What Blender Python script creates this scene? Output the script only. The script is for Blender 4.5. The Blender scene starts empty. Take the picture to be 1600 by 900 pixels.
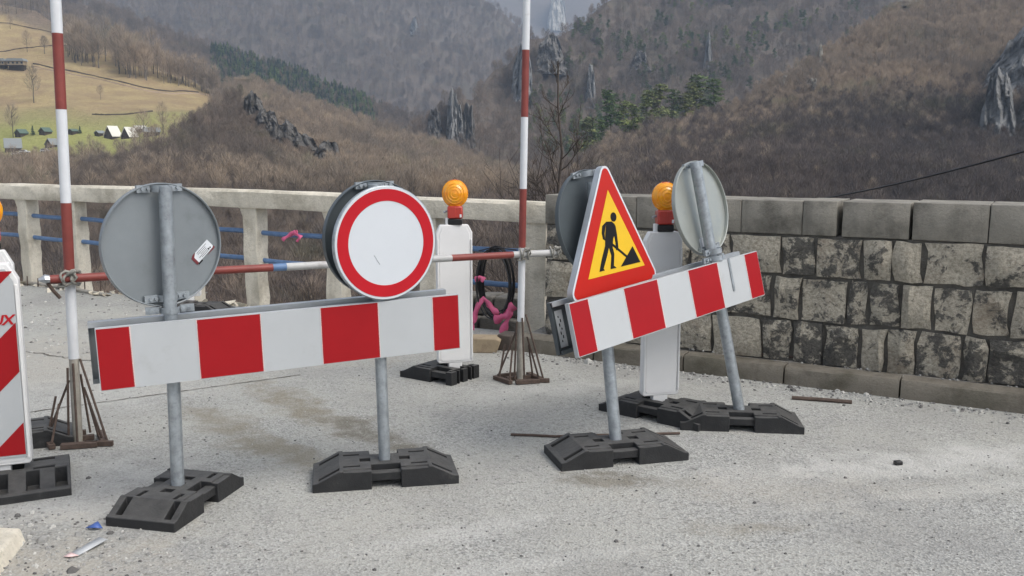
import bpy, bmesh, math, random
import numpy as np
from mathutils import Vector, Matrix

random.seed(7)
RNG = np.random.default_rng(7)
S = bpy.context.scene
C = S.collection
PI = math.pi
R = math.radians

# ------------------------------------------------------------------ camera, world, sun, exposure
F = 1450.0                                  # focal length in photograph pixels (1600 wide)
PITCH = math.atan(215 / F)
EYE = np.array([0.0, 0.0, 1.7])
cam = bpy.data.objects.new('camera', bpy.data.cameras.new('camera'))
C.objects.link(cam)
cam.location = EYE
cam.rotation_euler = (PI / 2 - PITCH, 0, 0)
cam.data.sensor_width = 36
cam.data.lens = 36 * F / 1600
cam.data.clip_start = 0.1
cam.data.clip_end = 20000
S.camera = cam
S.render.resolution_x, S.render.resolution_y = 1024, 576

SUN_ELEV, SUN_AZ = R(52), math.atan2(0.86, -0.5)      # azimuth clockwise from +Y
w = bpy.data.worlds.new('World')
S.world = w
w.use_nodes = True
nt = w.node_tree
sky = nt.nodes.new('ShaderNodeTexSky')
sky.sky_type = 'NISHITA'
sky.sun_disc = False
sky.sun_elevation = SUN_ELEV
sky.sun_rotation = SUN_AZ
sky.altitude = 900
sky.air_density = 1.0
sky.dust_density = 6.0
sky.ozone_density = 0.6
bg = nt.nodes['Background']
bg.inputs['Strength'].default_value = 0.12
hsv = nt.nodes.new('ShaderNodeHueSaturation')     # thin overcast: the sky's blue is washed out
hsv.inputs['Saturation'].default_value = 0.35
nt.links.new(sky.outputs[0], hsv.inputs['Color'])
nt.links.new(hsv.outputs[0], bg.inputs['Color'])
sl = bpy.data.lights.new('sun', 'SUN')
sl.energy = 1.15
sl.angle = R(45)
sl.color = (1.0, 0.955, 0.89)
so = bpy.data.objects.new('sun', sl)
C.objects.link(so)
sd = Vector((math.sin(SUN_AZ) * math.cos(SUN_ELEV), math.cos(SUN_AZ) * math.cos(SUN_ELEV), math.sin(SUN_ELEV)))
so.rotation_euler = sd.to_track_quat('Z', 'Y').to_euler()
so.location = sd * 50
S.view_settings.view_transform = 'Standard'
S.view_settings.look = 'None'
S.view_settings.exposure = 0.88
S.view_settings.gamma = 1.0
S.cycles.max_bounces = 6
S.cycles.volume_bounces = 1
S.cycles.volume_max_steps = 64
S.cycles.use_denoising = True

# ------------------------------------------------------------------ measuring helpers (photograph pixel -> real point)
sp_, cp_ = math.sin(PITCH), math.cos(PITCH)


def ray(px, py):
    a, b = (px - 800) / F, (450 - py) / F
    return np.array([a, cp_ + b * sp_, -sp_ + b * cp_])


def gnd(px, py, z=0.0):
    r = ray(px, py)
    return EYE + r * ((z - EYE[2]) / r[2])


def at(px, py, d):
    return EYE + ray(px, py) * d


def on_plane(px, py, p, n):
    r = ray(px, py)
    n = np.array(n, float)
    return EYE + r * (((np.array(p) - EYE) @ n) / (r @ n))


def rot(yaw, tilt=0.0, roll=0.0):
    return np.array(Matrix.Rotation(yaw, 3, 'Z') @ Matrix.Rotation(tilt, 3, 'X') @ Matrix.Rotation(roll, 3, 'Y'))


# ------------------------------------------------------------------ noise
def _hash(ix, iy, iz, seed):
    h = (ix * 374761393 + iy * 668265263 + iz * 2147483647 + seed * 974711) & 0xFFFFFFFF
    h = ((h ^ (h >> 13)) * 1274126177) & 0xFFFFFFFF
    h = (h ^ (h >> 16)) & 0xFFFF
    return h / 32767.5 - 1.0


def vnoise(p, seed=0):
    p = np.atleast_2d(np.asarray(p, float))
    i = np.floor(p).astype(np.int64)
    f = p - i
    u = f * f * (3 - 2 * f)
    out = 0
    for dx in (0, 1):
        for dy in (0, 1):
            for dz in (0, 1):
                wgt = (u[:, 0] if dx else 1 - u[:, 0]) * (u[:, 1] if dy else 1 - u[:, 1]) * (u[:, 2] if dz else 1 - u[:, 2])
                out = out + wgt * _hash(i[:, 0] + dx, i[:, 1] + dy, i[:, 2] + dz, seed)
    return out


def fbm(p, octv=4, seed=0):
    p = np.atleast_2d(np.asarray(p, float))
    a, s, t = 1.0, 0, 0
    for k in range(octv):
        s = s + a * vnoise(p * 2 ** k + 17.3 * k, seed + k)
        t += a
        a *= 0.5
    return s / t


# ------------------------------------------------------------------ materials
def mat(name):
    m = bpy.data.materials.new(name)
    m.use_nodes = True
    return m, m.node_tree, m.node_tree.nodes['Principled BSDF']


def nd(t, kind, **kw):
    n = t.nodes.new(kind)
    for k, v in kw.items():
        if k in n.inputs.keys():
            n.inputs[k].default_value = v
        else:
            setattr(n, k, v)
    return n


def coords(t, kind='Object'):
    return nd(t, 'ShaderNodeTexCoord').outputs[kind]


def noise(t, co, scale, detail=4, rough=0.55, dist=0.0):
    n = nd(t, 'ShaderNodeTexNoise', Scale=scale, Detail=detail, Roughness=rough, Distortion=dist)
    t.links.new(co, n.inputs['Vector'])
    return n.outputs['Fac']


def ramp(t, fac, stops):
    n = t.nodes.new('ShaderNodeValToRGB')
    e = n.color_ramp.elements
    while len(e) < len(stops):
        e.new(0.5)
    for k, (p, c) in enumerate(stops):
        e[k].position = p
        e[k].color = (c, c, c, 1) if isinstance(c, (int, float)) else (*c, 1)
    t.links.new(fac, n.inputs['Fac'])
    return n.outputs['Color']


def mix(t, fac, a, b, blend='MIX'):
    n = nd(t, 'ShaderNodeMix', data_type='RGBA', blend_type=blend)
    for sock, v in ((n.inputs[0], fac), (n.inputs[6], a), (n.inputs[7], b)):
        if isinstance(v, (int, float)):
            sock.default_value = v
        elif isinstance(v, tuple):
            sock.default_value = (*v, 1)
        else:
            t.links.new(v, sock)
    return n.outputs[2]


def math_(t, op, a, b=0.5):
    n = nd(t, 'ShaderNodeMath', operation=op)
    for k, v in enumerate((a, b)):
        if isinstance(v, (int, float)):
            n.inputs[k].default_value = v
        else:
            t.links.new(v, n.inputs[k])
    return n.outputs[0]


def bump(t, b, h, strength, dist):
    n = nd(t, 'ShaderNodeBump', Strength=strength, Distance=dist)
    t.links.new(h, n.inputs['Height'])
    t.links.new(n.outputs[0], b.inputs['Normal'])


def mapped(t, co, scale=(1, 1, 1), rz=0.0, loc=(0, 0, 0), vtype='POINT'):
    n = nd(t, 'ShaderNodeMapping', vector_type=vtype)
    n.inputs['Scale'].default_value = scale
    n.inputs['Rotation'].default_value = (0, 0, rz)
    n.inputs['Location'].default_value = loc
    t.links.new(co, n.inputs['Vector'])
    return n.outputs[0]


def rnd_obj(t):
    return nd(t, 'ShaderNodeObjectInfo').outputs['Random']


def shifted(t, co, k=37.0):
    """Coordinates moved by a random amount per object, so that alike pieces differ."""
    n = nd(t, 'ShaderNodeVectorMath', operation='ADD')
    r = math_(t, 'MULTIPLY', rnd_obj(t), k)
    t.links.new(co, n.inputs[0])
    t.links.new(r, n.inputs[1])
    return n.outputs[0]


def simple(name, col, rough=0.5, metal=0.0, var=0.12, scale=14.0, bmp=0.0, bscale=60.0, dirt=None, spec=0.5, coat=0.0):
    m, t, b = mat(name)
    co = coords(t)
    f = noise(t, co, scale, 5, 0.6)
    lo = tuple(c * (1 - var) for c in col)
    hi = tuple(min(1, c * (1 + var)) for c in col)
    c = ramp(t, f, [(0.3, lo), (0.7, hi)])
    if dirt:
        f2 = noise(t, co, dirt[1], 6, 0.7)
        c = mix(t, ramp(t, f2, [(dirt[2], 0.0), (dirt[2] + 0.18, dirt[3])]), c, dirt[0])
    t.links.new(c, b.inputs['Base Color'])
    b.inputs['Roughness'].default_value = rough
    b.inputs['Metallic'].default_value = metal
    b.inputs['Specular IOR Level'].default_value = spec
    b.inputs['Coat Weight'].default_value = coat
    if bmp:
        bump(t, b, noise(t, co, bscale, 5, 0.6), bmp, 0.01)
    return m


M = {}
M['galv'] = simple('galvanised_steel', (0.36, 0.39, 0.41), 0.42, 0.55, 0.22, 22, 0.05, 80, dirt=((0.20, 0.21, 0.22), 30, 0.52, 0.6))
M['galv_bright'] = simple('bright_aluminium', (0.55, 0.57, 0.58), 0.33, 0.7, 0.08, 10)
M['sign_back'] = simple('grey_sign_back', (0.215, 0.235, 0.245), 0.42, 0.2, 0.10, 4, 0.02, 30, dirt=((0.15, 0.165, 0.17), 7, 0.55, 0.5))
M['sign_back_pale'] = simple('pale_sign_back', (0.36, 0.375, 0.345), 0.33, 0.35, 0.10, 5, dirt=((0.26, 0.29, 0.30), 5, 0.5, 0.6))
M['sign_back_dark'] = simple('shade_dark_sign_back', (0.085, 0.10, 0.108), 0.4, 0.2, 0.10, 4, dirt=((0.06, 0.07, 0.076), 7, 0.55, 0.5))  # darker sign-back grey: the dim light on the rear discs painted in
M['channel'] = simple('board_channel_grey', (0.17, 0.185, 0.19), 0.4, 0.3, 0.1, 6)
M['white'] = simple('white_sheeting', (0.455, 0.47, 0.475), 0.38, 0, 0.03, 5, dirt=((0.36, 0.36, 0.35), 3.5, 0.58, 0.6))
M['white_face'] = simple('white_sign_face', (0.595, 0.62, 0.645), 0.35, 0, 0.02, 4, dirt=((0.50, 0.54, 0.57), 6, 0.66, 0.5))
M['red'] = simple('red_sheeting', (0.33, 0.008, 0.012), 0.42, 0, 0.06, 5, dirt=((0.27, 0.010, 0.014), 5, 0.6, 0.5), spec=0.22)
M['red_ring'] = simple('red_ring_sheeting', (0.46, 0.010, 0.018), 0.4, 0, 0.05, 5, spec=0.25)
M['red_tri'] = simple('orange_red_sheeting', (0.47, 0.016, 0.009), 0.4, 0, 0.05, 5, spec=0.25)
M['yellow'] = simple('yellow_sheeting', (0.74, 0.46, 0.024), 0.4, 0, 0.05, 5, spec=0.25)
M['black'] = simple('black_print', (0.010, 0.010, 0.011), 0.5, 0, 0.1, 10, spec=0.2)
M['edge_pink'] = simple('pale_pink_edge', (0.75, 0.55, 0.52), 0.5)
M['plastic_white'] = simple('white_plastic', (0.78, 0.77, 0.75), 0.42, 0, 0.03, 6, dirt=((0.50, 0.485, 0.45), 5, 0.6, 0.5))
M['lamp_red'] = simple('red_lamp_housing', (0.47, 0.05, 0.035), 0.3, 0, 0.06, 20, coat=0.3)
M['lamp_black'] = simple('black_lamp_base', (0.012, 0.012, 0.013), 0.35)
M['paint_white'] = simple('worn_white_paint', (0.66, 0.67, 0.68), 0.5, 0, 0.06, 12, 0.05, 40, dirt=((0.33, 0.31, 0.29), 9, 0.62, 0.7))
M['paint_red'] = simple('worn_oxide_red_paint', (0.22, 0.045, 0.035), 0.5, 0, 0.14, 12, 0.05, 40, dirt=((0.10, 0.035, 0.03), 9, 0.62, 0.7))
M['paint_blue'] = simple('faded_blue_paint', (0.105, 0.185, 0.33), 0.5, 0, 0.2, 12, 0.05, 40, dirt=((0.22, 0.24, 0.26), 14, 0.58, 0.7))
M['pipe_grey'] = simple('greyed_pipe_paint', (0.46, 0.455, 0.44), 0.5, 0, 0.1, 12, 0.05, 40, dirt=((0.26, 0.22, 0.20), 9, 0.58, 0.7))
M['bare_pole'] = simple('weathered_grey_pole', (0.34, 0.315, 0.27), 0.7, 0.0, 0.2, 18, 0.08, 50, dirt=((0.16, 0.115, 0.08), 12, 0.57, 0.7))
M['rebar'] = simple('rusty_rebar', (0.085, 0.058, 0.045), 0.8, 0.0, 0.3, 40, 0.1, 120)
M['rope'] = simple('grey_tie', (0.26, 0.25, 0.22), 0.85, 0, 0.2, 30, 0.15, 90)
M['pink'] = simple('pink_tape', (0.68, 0.125, 0.25), 0.45, 0, 0.1, 8)
M['cable'] = simple('black_cable', (0.014, 0.014, 0.016), 0.4)
M['wood'] = simple('weathered_plank', (0.33, 0.26, 0.17), 0.8, 0, 0.2, 12, 0.15, 50, dirt=((0.12, 0.085, 0.06), 6, 0.5, 0.8))
M['dark_wood'] = simple('dark_timber', (0.06, 0.045, 0.035), 0.8)
M['brown_block'] = simple('dark_brown_block', (0.075, 0.06, 0.05), 0.85, 0, 0.25, 12, 0.2, 40)
M['sticker'] = simple('white_sticker', (0.66, 0.68, 0.70), 0.45)
M['sticker_grey'] = simple('grey_sticker', (0.42, 0.44, 0.45), 0.5)
M['sticker_red'] = simple('maroon_print', (0.16, 0.025, 0.03), 0.45)
M['blue_scrap'] = simple('blue_scrap', (0.06, 0.12, 0.36), 0.5)
M['roof_white'] = simple('pale_metal_roof', (0.72, 0.70, 0.62), 0.5)
M['roof_grey'] = simple('grey_shingle_roof', (0.22, 0.235, 0.235), 0.7)
M['roof_green'] = simple('green_metal_roof', (0.085, 0.13, 0.10), 0.6)
M['car_white'] = simple('white_car_paint', (0.62, 0.63, 0.64), 0.3, coat=0.5)
M['car_glass'] = simple('dark_car_glass', (0.02, 0.025, 0.03), 0.1)


def rubber_mat():
    m, t, b = mat('black_recycled_rubber')
    co = shifted(t, coords(t), 9)
    f = noise(t, co, 9, 6, 0.65)
    c = ramp(t, f, [(0.3, (0.015, 0.0155, 0.0165)), (0.62, (0.028, 0.028, 0.0285)), (0.82, (0.072, 0.070, 0.065))])
    # dust settles on faces that look up
    g = nd(t, 'ShaderNodeNewGeometry')
    sx = nd(t, 'ShaderNodeSeparateXYZ')
    t.links.new(g.outputs['Normal'], sx.inputs[0])
    up = ramp(t, sx.outputs['Z'], [(0.35, 0.05), (1.0, 0.75)])
    du = math_(t, 'MULTIPLY', up, noise(t, co, 16, 5, 0.7))
    c = mix(t, du, c, (0.15, 0.145, 0.135))
    t.links.new(c, b.inputs['Base Color'])
    b.inputs['Roughness'].default_value = 0.6
    b.inputs['Specular IOR Level'].default_value = 0.3
    h = math_(t, 'ADD', noise(t, co, 130, 3, 0.6), math_(t, 'MULTIPLY', noise(t, co, 22, 4), 1.5))
    bump(t, b, h, 0.5, 0.004)
    return m


M['rubber'] = rubber_mat()


def amber_mat():
    m, t, b = mat('amber_lens')
    co = coords(t)
    f = noise(t, co, 20, 2)
    t.links.new(ramp(t, f, [(0.3, (0.95, 0.31, 0.006)), (0.7, (1.0, 0.46, 0.02))]), b.inputs['Base Color'])
    b.inputs['Roughness'].default_value = 0.16
    b.inputs['Transmission Weight'].default_value = 0.1
    b.inputs['Coat Weight'].default_value = 0.4
    return m


M['amber'] = amber_mat()


def concrete_mat(name, base, dark, scale=1.0, bmp=0.5, moss=0.0):
    m, t, b = mat(name)
    co = shifted(t, coords(t), 11)
    f = noise(t, co, 3.0 * scale, 7, 0.65)
    c = ramp(t, f, [(0.32, dark), (0.5, base), (0.72, tuple(min(1, x * 1.18) for x in base))])
    g = noise(t, co, 55 * scale, 4, 0.7)
    c = mix(t, ramp(t, g, [(0.52, 0.0), (0.72, 0.55)]), c, tuple(x * 0.55 for x in base))
    st = noise(t, mapped(t, co, (6 * scale, 6 * scale, 0.7 * scale)), 1.2, 5, 0.6)
    c = mix(t, ramp(t, st, [(0.5, 0.0), (0.75, 0.6)]), c, dark)
    if moss:
        c = mix(t, ramp(t, noise(t, co, 2.1 * scale, 5, 0.6), [(0.48, 0.0), (0.66, moss)]), c, (0.075, 0.07, 0.045))
    t.links.new(c, b.inputs['Base Color'])
    b.inputs['Roughness'].default_value = 0.88
    h = math_(t, 'ADD', noise(t, co, 30 * scale, 8, 0.7), math_(t, 'MULTIPLY', f, 1.2))
    bump(t, b, h, bmp, 0.02)
    return m


M['concrete'] = concrete_mat('weathered_concrete', (0.68, 0.625, 0.515), (0.43, 0.385, 0.30), 1.0, 0.8)
M['capstone'] = concrete_mat('dark_cast_capstone', (0.25, 0.232, 0.195), (0.13, 0.12, 0.10), 1.6, 0.5)
M['kerb'] = concrete_mat('mossy_kerb_concrete', (0.18, 0.16, 0.128), (0.095, 0.082, 0.06), 1.3, 0.5, 0.55)
M['dirt'] = concrete_mat('dusty_strip', (0.30, 0.28, 0.245), (0.15, 0.135, 0.115), 2.0, 0.8)


def stone_mat():
    m, t, b = mat('rough_limestone')
    co = shifted(t, coords(t), 23)
    r = rnd_obj(t)
    f = noise(t, co, 8.5, 10, 0.72, 0.35)
    fine = noise(t, co, 40, 5, 0.7)
    thr = math_(t, 'ADD', math_(t, 'MULTIPLY', r, 0.20), 0.445)
    k = math_(t, 'SUBTRACT', f, thr)
    mask = ramp(t, math_(t, 'ADD', math_(t, 'MULTIPLY', k, 5.0), 0.5), [(0.36, 0.0), (0.66, 1.0)])
    darkc = ramp(t, fine, [(0.3, (0.06, 0.057, 0.051)), (0.7, (0.165, 0.155, 0.135))])
    light = ramp(t, fine, [(0.3, (0.27, 0.24, 0.185)), (0.62, (0.60, 0.545, 0.44))])
    tan = noise(t, co, 2.2, 3)
    light = mix(t, ramp(t, tan, [(0.55, 0.0), (0.72, 0.6)]), light, (0.24, 0.17, 0.11))
    c = mix(t, mask, light, darkc)
    t.links.new(c, b.inputs['Base Color'])
    b.inputs['Roughness'].default_value = 0.9
    h = math_(t, 'ADD', math_(t, 'MULTIPLY', f, 2.2), fine)
    bump(t, b, h, 0.85, 0.035)
    return m


M['stone'] = stone_mat()
M['mortar'] = concrete_mat('dark_mortar', (0.14, 0.13, 0.113), (0.07, 0.065, 0.057), 2.0, 0.7)


def stain(t, co, cx, cy, rx, ry, ang, warp, edge=0.35):
    """0..1 mask of a soft-edged patch with a ragged outline on the ground."""
    mp = mapped(t, co, (rx, ry, 1e6), R(ang), (cx, cy, 0), 'TEXTURE')
    ln = nd(t, 'ShaderNodeVectorMath', operation='LENGTH')
    t.links.new(mp, ln.inputs[0])
    v = math_(t, 'ADD', ln.outputs['Value'], math_(t, 'MULTIPLY', math_(t, 'SUBTRACT', warp, 0.5), 2.8))
    return ramp(t, v, [(1 - edge, 1.0), (1.0, 0.0)])


def road_mat():
    m, t, b = mat('dusty_worn_asphalt')
    co = coords(t)
    v = nd(t, 'ShaderNodeTexVoronoi', Scale=88.0)
    t.links.new(co, v.inputs['Vector'])
    sc = nd(t, 'ShaderNodeSeparateColor')
    t.links.new(v.outputs['Color'], sc.inputs[0])
    v2 = nd(t, 'ShaderNodeTexVoronoi', Scale=190.0)
    t.links.new(co, v2.inputs['Vector'])
    sc2 = nd(t, 'ShaderNodeSeparateColor')
    t.links.new(v2.outputs['Color'], sc2.inputs[0])
    grain = ramp(t, sc.outputs[0], [(0.0, 0.10), (0.12, 0.20), (0.3, 0.31), (0.6, 0.37), (0.85, 0.44), (1.0, 0.56)])
    grain2 = ramp(t, sc2.outputs[0], [(0.0, 0.12), (0.25, 0.28), (0.7, 0.39), (1.0, 0.56)])
    g = mix(t, 0.45, grain, grain2)
    warp = noise(t, co, 3.2, 6, 0.66)
    big = noise(t, co, 0.42, 5, 0.6, 0.4)
    dust = noise(t, co, 1.5, 7, 0.7, 0.5)
    c = mix(t, 1.0, g, (0.99, 0.985, 0.925), 'MULTIPLY')
    # darker stones showing at the worn surface, longer than wide
    v3 = nd(t, 'ShaderNodeTexVoronoi', Scale=30.0)
    t.links.new(mapped(t, co, (0.75, 1.25, 1)), v3.inputs['Vector'])
    s3 = nd(t, 'ShaderNodeSeparateColor')
    t.links.new(v3.outputs['Color'], s3.inputs[0])
    fl = math_(t, 'MULTIPLY', ramp(t, v3.outputs['Distance'], [(0.16, 1.0), (0.34, 0.0)]), ramp(t, s3.outputs[1], [(0.60, 0.0), (0.72, 0.62)]))
    # fine pale dust fills the grain in patches
    dm = ramp(t, math_(t, 'ADD', math_(t, 'MULTIPLY', big, 0.6), math_(t, 'MULTIPLY', dust, 0.5)), [(0.44, 0.0), (0.66, 0.8)])
    c = mix(t, dm, c, (0.40, 0.392, 0.352))
    # open aggregate with darker pits
    c = mix(t, ramp(t, noise(t, co, 0.8, 5, 0.6), [(0.48, 0.0), (0.66, 0.45)]), c, (0.235, 0.23, 0.22))
    c = mix(t, fl, c, (0.15, 0.15, 0.145))
    pit = noise(t, co, 26, 3, 0.6)
    c = mix(t, ramp(t, pit, [(0.60, 0.0), (0.72, 0.7)]), c, (0.14, 0.135, 0.12))
    brown, wet, pale = (0.23, 0.205, 0.15), (0.165, 0.15, 0.115), (0.50, 0.49, 0.455)
    brk = ramp(t, noise(t, co, 9.0, 5, 0.7), [(0.34, 0.25), (0.56, 1.0)])
    for cx, cy, rx, ry, ang, col, k in (
            (-1.42, 6.05, 0.95, 0.17, -52, brown, 1.0), (-0.85, 5.45, 0.55, 0.15, -48, wet, 1.0),
            (-1.75, 5.55, 0.9, 0.16, -50, brown, 0.8), (-1.30, 5.1, 0.6, 0.12, -48, brown, 0.8),
            (0.56, 4.64, 0.40, 0.12, -6, wet, 1.0), (1.05, 4.0, 0.25, 0.10, 10, brown, 0.6),
            (-2.15, 4.55, 0.55, 0.45, 0, pale, 0.6), (0.18, 6.5, 0.6, 0.22, 15, pale, 0.6),
            (-2.0, 3.5, 0.7, 0.5, 0, (0.40, 0.365, 0.30), 0.7), (2.2, 4.9, 1.1, 0.20, 12, pale, 0.85),
            (2.9, 5.15, 0.8, 0.10, 22, pale, 0.8), (2.5, 4.55, 1.2, 0.07, 14, pale, 0.55), (-0.25, 3.95, 0.55, 0.09, 25, pale, 0.6),
            (0.25, 3.7, 0.7, 0.05, 18, pale, 0.5), (-3.6, 7.4, 1.5, 0.8, -20, (0.40, 0.37, 0.315), 0.7), (-2.6, 8.2, 2.0, 0.5, -28, (0.38, 0.35, 0.29), 0.7),
            (1.4, 4.5, 1.0, 0.22, 0, (0.40, 0.37, 0.31), 0.35), (-3.1, 6.3, 0.9, 0.5, 20, pale, 0.4)):
        c = mix(t, math_(t, 'MULTIPLY', math_(t, 'MULTIPLY', stain(t, co, cx, cy, rx * 1.15, ry * 1.3, ang, warp, 0.6), k), brk), c, mix(t, 0.35, c, col) if k < 0 else mix(t, 0.85, g, col))
    t.links.new(c, b.inputs['Base Color'])
    b.inputs['Roughness'].default_value = 0.92
    b.inputs['Specular IOR Level'].default_value = 0.25
    h = math_(t, 'ADD', math_(t, 'MULTIPLY', v.outputs['Distance'], 1.0), math_(t, 'ADD', math_(t, 'MULTIPLY', pit, -1.4), math_(t, 'MULTIPLY', sc.outputs[1], 0.5)))
    bump(t, b, h, 0.55, 0.010)
    return m


M['road'] = road_mat()


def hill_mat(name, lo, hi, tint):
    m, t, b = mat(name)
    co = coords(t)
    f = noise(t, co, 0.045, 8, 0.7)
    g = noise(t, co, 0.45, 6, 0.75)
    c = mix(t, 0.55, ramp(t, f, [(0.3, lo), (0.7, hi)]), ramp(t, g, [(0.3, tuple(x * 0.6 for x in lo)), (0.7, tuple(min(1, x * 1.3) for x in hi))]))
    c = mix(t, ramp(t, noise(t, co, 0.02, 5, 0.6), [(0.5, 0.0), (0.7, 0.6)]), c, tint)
    a = nd(t, 'ShaderNodeAttribute', attribute_name='zone')
    s = nd(t, 'ShaderNodeSeparateColor')
    t.links.new(a.outputs['Color'], s.inputs[0])
    straw = ramp(t, g, [(0.3, (0.32, 0.245, 0.125)), (0.7, (0.45, 0.35, 0.185))])
    straw = mix(t, ramp(t, noise(t, mapped(t, co, (1, 1, 4)), 0.05, 6, 0.65), [(0.40, 0.0), (0.62, 0.75)]), straw, (0.28, 0.20, 0.125))
    green = ramp(t, g, [(0.3, (0.26, 0.265, 0.085)), (0.7, (0.37, 0.36, 0.135))])
    c = mix(t, s.outputs[0], c, straw)
    c = mix(t, s.outputs[1], c, green)
    rockc = ramp(t, g, [(0.3, (0.10, 0.10, 0.10)), (0.7, (0.22, 0.22, 0.215))])
    c = mix(t, s.outputs[2], c, rockc)
    t.links.new(c, b.inputs['Base Color'])
    b.inputs['Roughness'].default_value = 0.95
    b.inputs['Specular IOR Level'].default_value = 0.1
    bump(t, b, g, 0.8, 1.5)
    return m


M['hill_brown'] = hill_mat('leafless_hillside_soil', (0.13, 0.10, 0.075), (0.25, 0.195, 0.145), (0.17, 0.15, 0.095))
M['hill_dark'] = hill_mat('dark_hillside_soil', (0.09, 0.075, 0.063), (0.175, 0.142, 0.115), (0.12, 0.11, 0.08))  # darker soil tone, for spur, far hills, bank and valley floor


def twig_mat(name, a, bcol, rough=0.9, olive=True):
    m, t, b = mat(name)
    mid = tuple((x + y) / 2 for x, y in zip(a, bcol))
    c = ramp(t, rnd_obj(t), [(0.0, a), (0.6, mid), (1.0, bcol)])
    # stands of different growth: colour drifts over the ground in patches
    pos = nd(t, 'ShaderNodeNewGeometry').outputs['Position']
    p1 = noise(t, pos, 0.022, 5, 0.62, 0.5)
    p2 = noise(t, pos, 0.07, 4, 0.6)
    grey = sum(mid) / 3
    c = mix(t, ramp(t, p1, [(0.42, 0.0), (0.62, 0.75)]), c, tuple(0.62 * (0.55 * x + 0.45 * grey) for x in mid))
    c = mix(t, ramp(t, p2, [(0.54, 0.0), (0.70, 0.6)]), c, tuple(min(1, x * 1.28) for x in bcol))
    if olive:
        c = mix(t, ramp(t, noise(t, pos, 0.04, 4, 0.6, 0.3), [(0.58, 0.0), (0.70, 0.45)]), c, (grey * 0.80, grey * 0.86, grey * 0.52))
        c = mix(t, 1.0, c, (1.18, 1.15, 1.105), 'MULTIPLY')
    t.links.new(c, b.inputs['Base Color'])
    b.inputs['Roughness'].default_value = rough
    b.inputs['Specular IOR Level'].default_value = 0.15
    return m


M['twig'] = twig_mat('bare_twigs', (0.255, 0.205, 0.158), (0.355, 0.285, 0.215))
M['twig_dark'] = twig_mat('dark_bare_twigs', (0.165, 0.135, 0.112), (0.235, 0.188, 0.152))
M['twig_deep'] = twig_mat('dark_shaded_twigs', (0.11, 0.092, 0.086), (0.15, 0.124, 0.110))  # darker twig copy: shade low on the right slope put into colour; also scrub
M['bark'] = twig_mat('grey_brown_bark', (0.10, 0.085, 0.07), (0.17, 0.145, 0.12))
M['bark_near'] = simple('dark_bark', (0.085, 0.068, 0.056), 0.9, 0, 0.25, 25)
M['needle'] = twig_mat('dark_green_needles', (0.085, 0.135, 0.055), (0.15, 0.20, 0.07), olive=False)
M['needle_pale'] = twig_mat('yellow_green_needles', (0.16, 0.20, 0.065), (0.25, 0.26, 0.085), olive=False)
M['needle_blue'] = twig_mat('blue_green_needles', (0.03, 0.06, 0.045), (0.055, 0.09, 0.065), olive=False)


def rock_mat(name, lo, hi, s=1.0):
    m, t, b = mat(name)
    co = coords(t)
    st = noise(t, mapped(t, co, (0.35 * s, 0.35 * s, 0.07 * s)), 1.0, 8, 0.7, 0.8)
    g = noise(t, co, 0.5 * s, 7, 0.75)
    c = mix(t, 0.4, ramp(t, st, [(0.33, lo), (0.66, hi)]), ramp(t, g, [(0.3, lo), (0.7, hi)]))
    c = mix(t, ramp(t, noise(t, co, 0.13 * s, 5, 0.7), [(0.54, 0.0), (0.66, 0.8)]), c, (0.06, 0.055, 0.042))
    t.links.new(c, b.inputs['Base Color'])
    b.inputs['Roughness'].default_value = 0.9
    bump(t, b, math_(t, 'ADD', st, g), 1.0, 1.2)
    return m


M['rock'] = rock_mat('grey_limestone_cliff', (0.11, 0.11, 0.11), (0.38, 0.375, 0.36))
M['rock_dark'] = rock_mat('dark_cliff', (0.085, 0.08, 0.074), (0.27, 0.253, 0.23), 1.6)
M['rock_pale'] = rock_mat('pale_limestone', (0.28, 0.26, 0.22), (0.62, 0.58, 0.50))


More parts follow.
